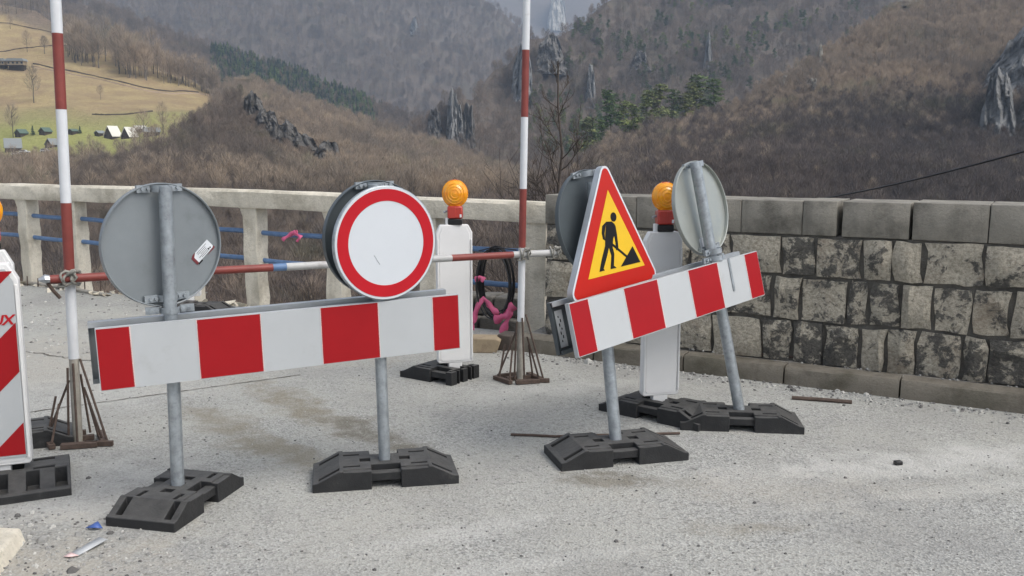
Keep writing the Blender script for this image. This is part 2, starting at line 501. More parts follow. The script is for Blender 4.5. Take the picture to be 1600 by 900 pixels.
# ------------------------------------------------------------------ mesh builder
class MB:
    def __init__(self):
        self.v, self.f, self.m = [], [], []

    def add(self, vs, fs, T=None, mi=0):
        o = len(self.v)
        for p in vs:
            p = np.asarray(p, float)
            self.v.append(T(p) if T else p)
        for f in fs:
            self.f.append([o + i for i in f])
            self.m.append(mi)
        return self

    def box(self, c, s, T=None, mi=0):
        x, y, z = (k / 2 for k in s)
        vs = [(c[0] + a * x, c[1] + b * y, c[2] + d * z) for d in (-1, 1) for a, b in ((-1, -1), (1, -1), (1, 1), (-1, 1))]
        fs = [(3, 2, 1, 0), (4, 5, 6, 7), (0, 1, 5, 4), (1, 2, 6, 5), (2, 3, 7, 6), (3, 0, 4, 7)]
        return self.add(vs, fs, T, mi)

    def prism(self, pts, y0, y1, T=None, mi=0, mi_front=None):
        """Outline in local x/z (counter-clockwise seen from -y) given depth from y0 (front) to y1."""
        n = len(pts)
        vs = [(x, y0, z) for x, z in pts] + [(x, y1, z) for x, z in pts]
        fs = [tuple(range(n)), tuple(range(2 * n - 1, n - 1, -1))] + [(i, i + n, (i + 1) % n + n, (i + 1) % n) for i in range(n)]
        o = len(self.m)
        self.add(vs, fs, T, mi)
        if mi_front is not None:
            self.m[o] = mi_front
        return self

    def ring(self, r0, r1, y0, y1, n=64, T=None, mi=0, zc=0.0, xc=0.0):
        vs, fs = [], []
        for k in range(n):
            a = 2 * PI * k / n
            ca, sa = math.cos(a), math.sin(a)
            vs += [(xc + r0 * ca, y0, zc + r0 * sa), (xc + r1 * ca, y0, zc + r1 * sa), (xc + r1 * ca, y1, zc + r1 * sa), (xc + r0 * ca, y1, zc + r0 * sa)]
        for k in range(n):
            a, b = 4 * k, 4 * ((k + 1) % n)
            for j in range(4):
                fs.append((a + j, a + (j + 1) % 4, b + (j + 1) % 4, b + j))
        return self.add(vs, fs, T, mi)

    def tube(self, pts, r, n=10, T=None, mi=0, cap=True, r2=None):
        pts = [np.asarray(p, float) for p in pts]
        rs = r if isinstance(r, (list, tuple)) else ([r] * len(pts) if r2 is None else list(np.linspace(r, r2, len(pts))))
        vs, fs = [], []
        prev = None
        for i, p in enumerate(pts):
            d = pts[min(i + 1, len(pts) - 1)] - pts[max(i - 1, 0)]
            d = d / (np.linalg.norm(d) + 1e-12)
            if prev is None:
                u = np.cross(d, (0, 0, 1) if abs(d[2]) < 0.9 else (1, 0, 0))
            else:
                u = prev - d * (prev @ d)
            u = u / (np.linalg.norm(u) + 1e-12)
            prev = u
            q = np.cross(d, u)
            for k in range(n):
                a = 2 * PI * k / n
                vs.append(p + rs[i] * (math.cos(a) * u + math.sin(a) * q))
        for i in range(len(pts) - 1):
            for k in range(n):
                fs.append((i * n + k, i * n + (k + 1) % n, (i + 1) * n + (k + 1) % n, (i + 1) * n + k))
        if cap:
            fs.append(tuple(range(n - 1, -1, -1)))
            fs.append(tuple(range((len(pts) - 1) * n, len(pts) * n)))
        return self.add(vs, fs, T, mi)

    def lathe(self, prof, n=32, T=None, mi=0):
        """Profile (radius, y) turned about the local y axis."""
        vs, fs = [], []
        for r, y in prof:
            for k in range(n):
                a = 2 * PI * k / n
                vs.append((r * math.cos(a), y, r * math.sin(a)))
        for i in range(len(prof) - 1):
            for k in range(n):
                fs.append((i * n + k, (i + 1) * n + k, (i + 1) * n + (k + 1) % n, i * n + (k + 1) % n))
        return self.add(vs, fs, T, mi)

    def build(self, name, mats, parent=None, bevel=0.0, smooth=32, solid=0.0, merge=False):
        o_ = WORLD.get(parent.name, np.zeros(3)) if parent else np.zeros(3)
        me = bpy.data.meshes.new(name)
        me.from_pydata([tuple(p - o_) for p in self.v], [], self.f)
        mats = mats if isinstance(mats, (list, tuple)) else [mats]
        for m in mats:
            me.materials.append(m)
        if len(mats) > 1:
            me.polygons.foreach_set('material_index', self.m)
        bm = bmesh.new()
        bm.from_mesh(me)
        if merge:
            bmesh.ops.remove_doubles(bm, verts=bm.verts, dist=1e-5)
        bmesh.ops.recalc_face_normals(bm, faces=bm.faces)
        bm.to_mesh(me)
        bm.free()
        if smooth:
            me.polygons.foreach_set('use_smooth', [True] * len(me.polygons))
            me.set_sharp_from_angle(angle=R(smooth))
        me.update()
        o = bpy.data.objects.new(name, me)
        C.objects.link(o)
        if parent:
            o.parent = parent
            WORLD[o.name] = o_
        if bevel:
            bv = o.modifiers.new('bevel', 'BEVEL')
            bv.width = bevel
            bv.segments = 2
            bv.limit_method = 'ANGLE'
            bv.angle_limit = R(35)
        if solid:
            sm = o.modifiers.new('solid', 'SOLIDIFY')
            sm.thickness = solid
        return o


WORLD = {}


def tag(o, label=None, cat=None, group=None, kind=None):
    if label:
        o['label'] = label
    if cat:
        o['category'] = cat
    if group:
        o['group'] = group
    if kind:
        o['kind'] = kind
    return o


def thing(name, loc, label, cat, group=None, kind=None):
    o = bpy.data.objects.new(name, None)
    C.objects.link(o)
    o.location = loc
    o.empty_display_size = 0.1
    WORLD[o.name] = np.array(loc, float)
    return tag(o, label, cat, group, kind)


def dup(root, loc, rz=0.0, scale=1.0, label=None):
    r = root.copy()
    C.objects.link(r)
    r.location = loc
    r.rotation_euler = (0, 0, rz)
    r.scale = (scale,) * 3
    WORLD[r.name] = np.array(loc, float)
    if label:
        r['label'] = label
    for ch in list(root.children):
        c = ch.copy()
        C.objects.link(c)
        c.parent = r
        for g in list(ch.children):
            d = g.copy()
            C.objects.link(d)
            d.parent = c
    return r


def frame(origin, m3):
    o = np.asarray(origin, float)
    return lambda p: o + m3 @ p


# ------------------------------------------------------------------ terrain: hills across the valley
def resample(pts, xs):
    a = np.array(pts, float)
    return np.stack([np.interp(xs, a[:, 0], a[:, k]) for k in (1, 2)], 1)


class Hill:
    pass


def hill(name, rows, px0, px1, ncol, nsub, m, amp, wl, seed, zone=None, label=None, back=0.25):
    """Surface strung between measured contour lines (top row = crest), with a back slope and noise relief."""
    xs = np.linspace(px0, px1, ncol)
    rr = [resample(r, xs) for r in rows]
    ys, ds = [], []
    nseg = len(rr) - 1
    for i in range(nseg):
        p0, p1 = rr[max(i - 1, 0)], rr[i]
        p2, p3 = rr[i + 1], rr[min(i + 2, nseg)]
        n = nsub[i]
        for k in range(n + (1 if i == nseg - 1 else 0)):
            t = k / n
            q = p1 + (p2 - p1) * t
            cr = 0.5 * ((2 * p1) + (-p0 + p2) * t + (2 * p0 - 5 * p1 + 4 * p2 - p3) * t * t + (-p0 + 3 * p1 - 3 * p2 + p3) * t ** 3)
            q = 0.5 * q + 0.5 * cr
            ys.append(q[:, 0])
            ds.append(q[:, 1])
    ys, ds = np.array(ys), np.array(ds)
    nr = len(ys)
    PX = np.broadcast_to(xs, ys.shape)
    a, b = (PX - 800) / F, (450 - ys) / F
    P = np.stack([a * ds, (cp_ + b * sp_) * ds, EYE[2] + (-sp_ + b * cp_) * ds], -1)
    n1 = fbm(P.reshape(-1, 3) / wl, 5, seed).reshape(ys.shape)
    n2 = fbm(P.reshape(-1, 3) / wl * 1.0 + 91.7, 5, seed + 9).reshape(ys.shape)
    fade = np.ones_like(ys)
    P[..., 2] += amp * 0.6 * n1 * fade
    P[..., 1] += amp * 1.2 * n2 * fade
    H = Hill()
    H.P, H.px, H.py, H.name = P, PX, ys, name
    # back slope
    ext = []
    for k, (g, dz) in enumerate(((0.06, -4), (0.16, -25), (back, -70))):
        q = P[0].copy()
        q[:, 0] *= 1 + g
        q[:, 1] *= 1 + g
        q[:, 2] += dz * np.clip(ds[0] / 600, 0.3, 3)
        ext.insert(0, q)
    G = np.concatenate([np.array(ext), P], 0)
    NR = len(G)
    vs = G.reshape(-1, 3)
    idx = np.arange(NR * ncol).reshape(NR, ncol)
    fs = np.stack([idx[1:, :-1], idx[1:, 1:], idx[:-1, 1:], idx[:-1, :-1]], -1).reshape(-1, 4)
    me = bpy.data.meshes.new(name)
    me.from_pydata(vs.tolist(), [], fs.tolist())
    me.materials.append(m)
    me.polygons.foreach_set('use_smooth', [True] * len(me.polygons))
    z = np.zeros((NR * ncol, 4), np.float32)
    z[:, 3] = 1
    if zone:
        zz = zone(PX, ys, n1, n2)
        off = (NR - nr) * ncol
        for k in range(3):
            z[off:, k] = zz[k].ravel()
    at_ = me.attributes.new('zone', 'FLOAT_COLOR', 'POINT')
    at_.data.foreach_set('color', z.ravel())
    o = bpy.data.objects.new(name, me)
    C.objects.link(o)
    tag(o, label, None, None, 'structure')
    return H


def hill_at(H, px, py):
    """Real point of the slope that the photograph shows at (px, py)."""
    c = np.clip(np.interp(px, H.px[0], np.arange(H.px.shape[1])), 0, H.px.shape[1] - 1.001)
    i = int(c)
    f = c - i
    col = H.P[:, i] * (1 - f) + H.P[:, i + 1] * f
    ys = H.py[:, i] * (1 - f) + H.py[:, i + 1] * f
    k = int(np.clip(np.searchsorted(ys, py) - 1, 0, len(ys) - 2))
    t = np.clip((py - ys[k]) / (ys[k + 1] - ys[k] + 1e-9), 0, 1)
    return col[k] * (1 - t) + col[k + 1] * t


def smooth01(x, a, b):
    t = np.clip((x - a) / (b - a), 0, 1)
    return t * t * (3 - 2 * t)


def meadow_zone(px, py, n1, n2):
    edge = 335 + 30 * n1
    top = np.interp(px, [-350, 0, 100, 200, 300, 345], [10, 22, 60, 88, 125, 150]) + 12 * n2
    bot = np.interp(px, [-350, 0, 60, 150, 230, 345], [240, 236, 236, 246, 240, 214]) + 12 * n1
    mk = (1 - smooth01(px, edge - 10, edge + 10)) * smooth01(py, top - 6, top + 6) * (1 - smooth01(py, bot - 6, bot + 6))
    gr = mk * smooth01(py + 18 * n1 + 10 * n2, 165, 205)
    scrub = (1 - smooth01(px, 330, 420)) * smooth01(py, 205, 225) * (1 - smooth01(py, 245, 275)) * smooth01(n2, -0.2, 0.3)
    return mk * (1 - gr), np.clip(gr + 0.55 * scrub * (1 - mk), 0, 1), np.zeros_like(mk)


HA = hill('meadow_hill', [
    [(-350, -70, 760), (-150, -40, 740), (0, 8, 700), (60, 18, 690), (110, 55, 660), (200, 82, 630), (260, 105, 610), (300, 125, 600), (345, 150, 590), (400, 138, 600), (450, 158, 600), (520, 183, 600), (600, 213, 590), (650, 228, 580), (700, 243, 570), (760, 272, 560), (860, 302, 540)],
    [(-350, 130, 540), (0, 135, 520), (200, 145, 525), (345, 172, 520), (400, 180, 500), (520, 220, 480), (700, 280, 450), (860, 320, 430)],
    [(-350, 240, 400), (0, 226, 420), (200, 221, 420), (345, 216, 410), (450, 250, 390), (600, 285, 370), (860, 330, 350)],
    [(-350, 300, 270), (600, 305, 270), (860, 345, 260)],
    [(-350, 400, 180), (860, 405, 180)],
    [(-350, 560, 115), (860, 560, 115)],
    [(-350, 900, 70), (860, 900, 70)]], -350, 860, 240, [24, 24, 20, 14, 12, 6], M['hill_brown'], 6.5, 45.0, 3, meadow_zone)
HA2 = hill('rocky_spur', [
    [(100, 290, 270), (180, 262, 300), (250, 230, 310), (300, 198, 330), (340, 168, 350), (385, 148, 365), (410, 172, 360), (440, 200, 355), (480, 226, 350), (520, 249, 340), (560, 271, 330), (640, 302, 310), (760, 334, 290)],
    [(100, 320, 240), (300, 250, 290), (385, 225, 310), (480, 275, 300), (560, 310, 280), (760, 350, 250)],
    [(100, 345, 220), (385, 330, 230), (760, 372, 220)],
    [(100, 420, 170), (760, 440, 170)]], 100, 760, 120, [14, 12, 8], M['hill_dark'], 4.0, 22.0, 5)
HB2 = hill('conifer_spur', [
    [(-350, -80, 1150), (-50, -30, 1100), (150, 12, 1080), (330, 82, 1050), (400, 105, 1040), (480, 128, 1030), (560, 160, 1010), (620, 182, 1000), (700, 203, 1000), (760, 218, 980), (900, 252, 950)],
    [(-350, 80, 860), (200, 130, 860), (500, 220, 850), (900, 290, 800)],
    [(-350, 330, 700), (900, 340, 700)]], -350, 900, 150, [20, 14], M['hill_brown'], 9.0, 80.0, 11)
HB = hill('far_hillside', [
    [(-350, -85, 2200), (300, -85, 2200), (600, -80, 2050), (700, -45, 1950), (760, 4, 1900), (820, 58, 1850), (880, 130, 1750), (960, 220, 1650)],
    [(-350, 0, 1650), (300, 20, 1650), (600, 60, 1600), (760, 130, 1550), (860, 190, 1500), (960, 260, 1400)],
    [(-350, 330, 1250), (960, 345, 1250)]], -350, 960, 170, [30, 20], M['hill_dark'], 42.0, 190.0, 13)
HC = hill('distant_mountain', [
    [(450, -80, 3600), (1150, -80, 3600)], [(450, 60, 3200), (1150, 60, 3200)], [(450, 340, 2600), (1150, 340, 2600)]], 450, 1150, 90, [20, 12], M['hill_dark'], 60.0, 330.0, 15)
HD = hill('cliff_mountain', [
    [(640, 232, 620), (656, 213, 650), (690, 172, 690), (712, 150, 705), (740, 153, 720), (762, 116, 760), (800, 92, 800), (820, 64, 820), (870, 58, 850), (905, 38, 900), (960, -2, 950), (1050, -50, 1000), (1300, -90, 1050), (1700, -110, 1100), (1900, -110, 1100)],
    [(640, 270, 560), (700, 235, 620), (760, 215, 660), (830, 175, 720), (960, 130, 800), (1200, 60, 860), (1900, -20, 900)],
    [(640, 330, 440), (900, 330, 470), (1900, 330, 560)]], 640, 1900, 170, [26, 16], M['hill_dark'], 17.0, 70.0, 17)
HE = hill('brown_slope', [
    [(840, 292, 330), (900, 266, 370), (935, 236, 385), (960, 221, 395), (1000, 206, 405), (1080, 192, 420), (1130, 176, 430), (1200, 141, 445), (1280, 91, 465), (1330, 64, 480), (1400, 24, 500), (1440, -2, 520), (1600, -80, 560), (1900, -210, 620)],
    [(840, 308, 280), (960, 262, 310), (1130, 235, 330), (1280, 190, 350), (1450, 150, 370), (1900, 60, 420)],
    [(840, 335, 225), (1130, 300, 225), (1900, 290, 240)],
    [(840, 400, 160), (1900, 400, 165)],
    [(840, 560, 110), (1900, 560, 110)],
    [(840, 900, 70), (1900, 900, 70)]], 840, 1900, 200, [26, 20, 12, 10, 6], M['hill_brown'], 7.5, 48.0, 19)

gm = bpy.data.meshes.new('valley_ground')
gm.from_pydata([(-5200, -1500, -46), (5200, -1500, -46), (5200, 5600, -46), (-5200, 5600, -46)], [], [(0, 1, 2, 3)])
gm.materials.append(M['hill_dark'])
go = bpy.data.objects.new('valley_ground', gm)
C.objects.link(go)
tag(go, kind='structure')

# ------------------------------------------------------------------ road deck, near bank
PAR0, PAR1 = gnd(0, 441), gnd(850, 522)                 # line of the parapet on the ground
PD = (PAR1 - PAR0) / np.linalg.norm(PAR1 - PAR0)        # along it, towards the stone wall
PN = np.array([PD[1], -PD[0], 0])                       # towards the road
WD = np.array([math.cos(R(-30.2)), math.sin(R(-30.2)), 0])   # along the stone wall, towards the camera's right
WN = np.array([WD[1], -WD[0], 0])                       # towards the road
W0 = np.array([0.30, 7.985, 0.0])                       # foot of the wall face at its far end


def par(s, off=0.0, z=0.0):
    return PAR0 + PD * s + PN * off + np.array([0, 0, z])


def wal(s, off=0.0, z=0.0):
    return W0 + WD * s + WN * off + np.array([0, 0, z])


edge = [par(-14, 0.02), par(7.55, 0.02), wal(0.0, -0.5), wal(14, -0.5)]
outline = [*edge, np.array([14, -14, 0.0]), np.array([-22, -14, 0.0])]
mb = MB()
n = len(outline)
top = [np.array([p[0], p[1], 0.0]) for p in outline]
bot = [np.array([p[0], p[1], -0.9]) for p in outline]
mb.add(top + bot, [tuple(range(n))[::-1], tuple(range(n, 2 * n))] + [(i, (i + 1) % n, (i + 1) % n + n, i + n) for i in range(n)])
tag(mb.build('road', M['road'], smooth=0), kind='structure')

xs, ys = np.meshgrid(np.linspace(-60, 60, 90), np.linspace(-16, 76, 90))
s_par = (np.stack([xs, ys], -1) - PAR0[:2]) @ -PN[:2]
s_wal = (np.stack([xs, ys], -1) - W0[:2]) @ -WN[:2]
sdist = np.minimum(s_par, s_wal)
slope = 0.42 + 1.1 * smooth01(-xs, -1.5, 3.5)
zz = np.where(sdist < 0.1, -1.4, -0.75 - slope * np.clip(sdist - 0.1, 0, None)) + 0.22 * fbm(np.stack([xs / 2, ys / 2, xs * 0], -1).reshape(-1, 3), 4, 2).reshape(xs.shape)
zz = np.maximum(zz, -42)
me = bpy.data.meshes.new('near_bank')
idx = np.arange(90 * 90).reshape(90, 90)
me.from_pydata(np.stack([xs, ys, zz], -1).reshape(-1, 3).tolist(), [], np.stack([idx[:-1, :-1], idx[:-1, 1:], idx[1:, 1:], idx[1:, :-1]], -1).reshape(-1, 4).tolist())
me.materials.append(M['hill_dark'])
me.polygons.foreach_set('use_smooth', [True] * len(me.polygons))
nb = bpy.data.objects.new('near_bank', me)
C.objects.link(nb)
tag(nb, kind='structure')


def bank_z(x, y):
    i = int(np.clip(round((x + 60) / 120 * 89), 0, 89))
    j = int(np.clip(round((y + 16) / 92 * 89), 0, 89))
    return zz[j, i]


def strip(name, pts, wid, z, m, kind='structure'):
    mb = MB()
    pts = [np.asarray(p, float) for p in pts]
    vs, fs = [], []
    for i, p in enumerate(pts):
        d = pts[min(i + 1, len(pts) - 1)] - pts[max(i - 1, 0)]
        d = d / np.linalg.norm(d)
        q = np.array([-d[1], d[0], 0]) * wid * (0.6 + 0.8 * random.random()) / 2
        vs += [p + q + (0, 0, z), p - q + (0, 0, z)]
    for i in range(len(pts) - 1):
        fs.append((2 * i, 2 * i + 1, 2 * i + 3, 2 * i + 2))
    mb.add(vs, fs)
    return tag(mb.build(name, m, smooth=0), kind=kind)


def wig(a, b, n, amp):
    a, b = np.asarray(a), np.asarray(b)
    d = (b - a) / np.linalg.norm(b - a)
    q = np.array([-d[1], d[0], 0])
    return [a + (b - a) * k / n + q * amp * random.uniform(-1, 1) for k in range(n + 1)]


M['crack'] = simple('crack_dirt', (0.12, 0.108, 0.09), 0.95)
strip('road_crack', wig(gnd(-60, 659), gnd(470, 586), 60, 0.006), 0.011, 0.004, M['crack'])
strip('road_crack', wig(gnd(-20, 540), gnd(150, 566), 40, 0.02), 0.014, 0.004, M['crack'])

# ------------------------------------------------------------------ concrete parapet
parapet = thing('concrete_parapet', par(3.5), 'weathered concrete bridge parapet with square posts and two blue pipe rails', 'parapet')
mb = MB()
SS = np.linspace(-7, 7.83, 90)
prof = [(0.02, 0.0), (-0.19, 0.0), (-0.21, 0.04), (-0.20, 0.175), (-0.17, 0.19), (0.005, 0.19), (0.03, 0.165), (0.03, 0.03)]
vs, fs = [], []
for i, s in enumerate(SS):
    zb = np.interp(s, [-7, 0, 4.4, 7.8], [1.10, 1.09, 1.085, 1.035])
    for off, h in prof:
        j = 0.006 * vnoise([[s * 3, off * 20, h * 20]], 4)[0]
        vs.append(par(s, off + j, zb + h + j))
k = len(prof)
for i in range(len(SS) - 1):
    for j in range(k):
        fs.append((i * k + j, i * k + (j + 1) % k, (i + 1) * k + (j + 1) % k, (i + 1) * k + j))
fs += [tuple(range(k)), tuple(range((len(SS) - 1) * k, len(SS) * k))[::-1]]
mb.add(vs, fs).build('top_beam', M['concrete'], parapet, smooth=40)
POSTS = [-6.4, -5.4, -4.4, -3.4, -2.45, -1.5, -0.52, 0.448, 1.338, 2.267, 3.2, 4.165, 5.271, 6.42, 7.56]
for q, s in enumerate(POSTS):
    mb = MB()
    vs, fs = [], []
    nz = 12
    wd = 0.19 if s > 3 else 0.17
    if s > 7.4:
        wd = 0.235
    for i in range(nz + 1):
        z = -0.12 + (1.105 + 0.12) * i / nz
        worn = 0.012 if z < 0.75 else 0.004
        for a, off in ((0, 0), (1 / 2, 0.0), (1, 0), (1, -0.09), (1, -0.18), (0.5, -0.18), (0, -0.18), (0, -0.09)):
            e = vnoise([[s * 7 + a * 3.1, off * 11, z * 8]], 6)[0] * worn
            e2 = vnoise([[s * 9 + a * 2.7, off * 9, z * 9 + 50]], 7)[0] * worn
            vs.append(par(s + a * wd + e * (2 if a == 1 else 1), off + e2, z))
    for i in range(nz):
        for j in range(8):
            fs.append((i * 8 + j, i * 8 + (j + 1) % 8, (i + 1) * 8 + (j + 1) % 8, (i + 1) * 8 + j))
    fs += [tuple(range(8)), tuple(range(nz * 8, nz * 8 + 8))]
    # haunch where post meets beam
    mb.add(vs, fs)
    hv = [par(s + dx, off, z) for off in (0.0, -0.17) for dx, z in ((0.0, 1.115), (-0.12, 1.115), (-0.035, 1.07), (0.0, 0.98))]
    mb.add(hv, [(0, 1, 2, 3), (7, 6, 5, 4), (0, 4, 5, 1), (1, 5, 6, 2), (2, 6, 7, 3), (3, 7, 4, 0)])
    mb.build('post', M['concrete'], parapet, smooth=30, bevel=0.008)
for zf in (lambda s: 0.893 - 0.0187 * s, lambda s: 0.622 - 0.0265 * s):
    mb = MB()
    pts = [par(s, -0.095, zf(s) + 0.006 * math.sin(s * 5.1)) for s in np.linspace(-7, 7.75, 60)]
    mb.tube(pts, 0.027, 10)
    mb.build('pipe_rail', M['paint_blue'], parapet, smooth=60)
for px in (36, 46, 64, 87, 98, 140, 165):
    s = 0.2 + (px - 10) / 85 * 0.95
    MB().tube([par(s, 0.05, -0.05), par(s + 0.01, 0.05, 0.10 + 0.05 * random.random())], 0.007, 6).build('rebar_stub', M['rebar'], parapet)

o = MB().tube([gnd(22, 444) + (0, 0, 0.03), gnd(60, 447) + (0, 0, 0.03), gnd(120, 456) + (0, 0, 0.03), gnd(165, 463) + (0, 0, 0.02)], 0.02, 8).build('conduit', M['bare_pole'])
tag(o, 'thin grey conduit lying along the broken slab edge under the parapet', 'pipe')
MB().tube([gnd(88, 436) + (0, 0, 0.10), gnd(104, 450) + (0, 0, 0.10), gnd(110, 458) + (0, 0, 0.05)], 0.012, 6)

# rough broken concrete along the slab edge
mb = MB()
for k in range(95):
    s = random.uniform(-6, 6.9)
    p = par(s, random.uniform(0.0, 0.30) if s < 2.5 else random.uniform(0, 0.1), 0)
    r = random.uniform(0.015, 0.06)
    vs = [p + np.array([random.uniform(-1, 1) * r * 1.6, random.uniform(-1, 1) * r * 1.6, 0]) + (0, 0, z) for z in (0, 0, 0, r * .9, r, r * .6)]
    mb.add(vs, [(0, 1, 2), (3, 4, 5), (0, 1, 4, 3), (1, 2, 5, 4), (2, 0, 3, 5)])
tag(mb.build('edge_rubble', M['concrete'], smooth=0), 'broken concrete crumbs along the slab edge below the parapet', 'rubble', None, 'stuff')

# ------------------------------------------------------------------ stone wall, kerb
wall = thing('stone_wall', wal(3), 'rough pale and dark stone wall topped with long cast capstones', 'wall')
CAPS = [0.30]
WY = lambda px, z_py: None
wp0 = wal(0)


def wall_s(px, py):
    q = on_plane(px, py, wp0, WN)
    return (q - wp0) @ WD, q[2]


s_end = wall_s(853, 430)[0]
cap_j = [(s_end, wall_s(928, 330)[0]), (wall_s(929, 330)[0], wall_s(995, 330)[0]), (wall_s(996, 330)[0], wall_s(1066, 330)[0]), (wall_s(1067, 330)[0], wall_s(1159, 330)[0]), (wall_s(1160, 330)[0], wall_s(1254, 340)[0]), (wall_s(1255.3, 340)[0], wall_s(1308, 340)[0]),
         (wall_s(1317, 340)[0], wall_s(1422, 340)[0]), (wall_s(1427, 340)[0], wall_s(1546, 340)[0]), (wall_s(1547.5, 340)[0], wall_s(1690, 340)[0])]
s = cap_j[-1][1] + 0.01
while s < 9:
    L = random.uniform(0.45, 0.7)
    cap_j.append((s, s + L))
    s += L + 0.012


def stone_block(s0, s1, z0, z1, d0, proud, seed, name, m, rough, nu=4, nv=4, bev=0.0):
    """A block with an uneven front face: sides run back to depth d0, the face stands out by proud."""
    mb = MB()
    vs, fs = [], []
    for j in range(nv + 1):
        for i in range(nu + 1):
            u, v = i / nu, j / nv
            e = min(u, 1 - u, v, 1 - v)
            bulge = proud * (0.35 if e == 0 else 1.0)
            nz_ = vnoise([[u * 2.3 + seed * 3.7, v * 2.3, seed]], 8)[0] * rough * (1 if e > 0 else 0.4)
            js = vnoise([[u * 3 + seed * 1.7, v * 3, 3.3]], 9)[0] * rough * 0.75 * (1 if e == 0 else 0.7)
            vs.append(wal(s0 + (s1 - s0) * u + js, bulge + nz_ + rough * 0.45, z0 + (z1 - z0) * v + js * 0.6))
    for j in range(nv):
        for i in range(nu):
            a = j * (nu + 1) + i
            fs.append((a, a + 1, a + nu + 2, a + nu + 1))
    per = [i for i in range(nu + 1)] + [(j + 1) * (nu + 1) - 1 for j in range(1, nv + 1)] + [nv * (nu + 1) + i for i in range(nu - 1, -1, -1)] + [j * (nu + 1) for j in range(nv - 1, 0, -1)]
    o = len(vs)
    for i in per:
        p = vs[i]
        off = (p - wp0) @ WN
        vs.append(p + WN * (d0 - off))
    q = len(per)
    for k in range(q):
        fs.append((per[k], o + k, o + (k + 1) % q, per[(k + 1) % q]))
    fs.append(tuple(o + k for k in range(q))[::-1])
    return mb.add(vs, fs).build(name, m, wall, smooth=25, bevel=bev)


for k, (a, b_) in enumerate(cap_j):
    tilt = random.uniform(-0.004, 0.004)
    stone_block(a, b_, 1.078, 1.324 + 0.004 * a + random.uniform(-0.002, 0.003), -0.46, 0.042 + tilt, 40 + k, 'capstone', M['capstone'], 0.003, 5, 3, 0.004)
ROWS = [(0.772, 1.068, [1223, 1275, 1348, 1395, 1444, 1540, 1632], 400), (0.44, 0.757, [1207, 1252, 1325, 1358, 1408, 1458, 1520, 1582, 1650], 470), (0.11, 0.425, [1190, 1237, 1287, 1345, 1385, 1432, 1503, 1545, 1620], 545)]
sd_ = 1
for z0, z1, joints, py in ROWS:
    js = [wall_s(x, py)[0] for x in joints]
    left = [js[0]]
    while left[-1] > s_end + 0.25:
        left.append(max(s_end, left[-1] - random.uniform(0.2, 0.42)))
    if left[-1] > s_end:
        left[-1] = s_end
    right = [js[-1]]
    while right[-1] < 8.5:
        right.append(right[-1] + random.uniform(0.22, 0.45))
    allj = left[::-1] + js[1:] + right[1:]
    for a, b_ in zip(allj[:-1], allj[1:]):
        g = 0.012
        stone_block(a + g, b_ - g, z0 + random.uniform(0, .012), z1 - random.uniform(0, .012), -0.2, random.uniform(0.014, 0.05), sd_, 'stone', M['stone'], 0.03)
        sd_ += 1
mb = MB()
for z0, z1, d in ((-0.8, 1.075, 0.0),):
    a, b_ = s_end + 0.01, 9.0
    vs = [wal(x, d_, z) for z in (z0, z1) for x, d_ in ((a, 0), (b_, 0), (b_, -0.42), (a, -0.42))]
    mb.add(vs, [(0, 1, 5, 4), (1, 2, 6, 5), (2, 3, 7, 6), (3, 0, 4, 7), (4, 5, 6, 7)])
mb.build('mortar_core', M['mortar'], wall, smooth=0)

# walkway strip and kerb
KD = WD
K0 = gnd(819, 550)


def ker(s, off=0.0, z=0.0):
    return K0 + KD * s + WN * off + np.array([0, 0, z])


kerb = thing('kerb', ker(2), None, None, None, 'structure')
kj = [-0.14] + [((gnd(x, y) - K0) @ KD) for x, y in ((925, 564), (1065, 582), (1222, 602), (1402, 627), (1610, 653))]
kj += [kj[-1] + 0.9, kj[-1] + 1.8, kj[-1] + 2.7, kj[-1] + 3.6, kj[-1] + 4.5]
for k, (a, b_) in enumerate(zip(kj[:-1], kj[1:])):
    mb = MB()
    vs, fs = [], []
    N = 8
    for i in range(N + 1):
        s = a + 0.006 + (b_ - a - 0.012) * i / N
        for off, z in ((0.0, -0.05), (-0.002, 0.06), (-0.006, 0.118), (-0.016, 0.130), (-0.15, 0.136), (-0.15, -0.05)):
            e = 0.005 * vnoise([[s * 9, off * 30, z * 30]], 14)[0]
            vs.append(ker(s, off + e, z + e))
    for i in range(N):
        for j in range(6):
            fs.append((i * 6 + j, i * 6 + (j + 1) % 6, (i + 1) * 6 + (j + 1) % 6, (i + 1) * 6 + j))
    fs += [tuple(range(6)), tuple(range(N * 6, N * 6 + 6))[::-1]]
    mb.add(vs, fs).build('kerb_stone', M['kerb'], kerb, smooth=35)
mb = MB()
vs, fs = [], []
for i in range(61):
    s = -0.1 + 9.2 * i / 60
    for j in range(7):
        off = -0.155 - 0.40 * j / 6
        vs.append(ker(s, off, 0.112 + 0.012 * vnoise([[s * 5, off * 12, 0]], 15)[0] + (0.018 * (j - 3) / 3 if j > 3 else 0)))
for i in range(60):
    for j in range(6):
        a = i * 7 + j
        fs.append((a, a + 1, a + 8, a + 7))
mb.add(vs, fs)
tag(mb.build('walkway', M['dirt']), kind='structure')

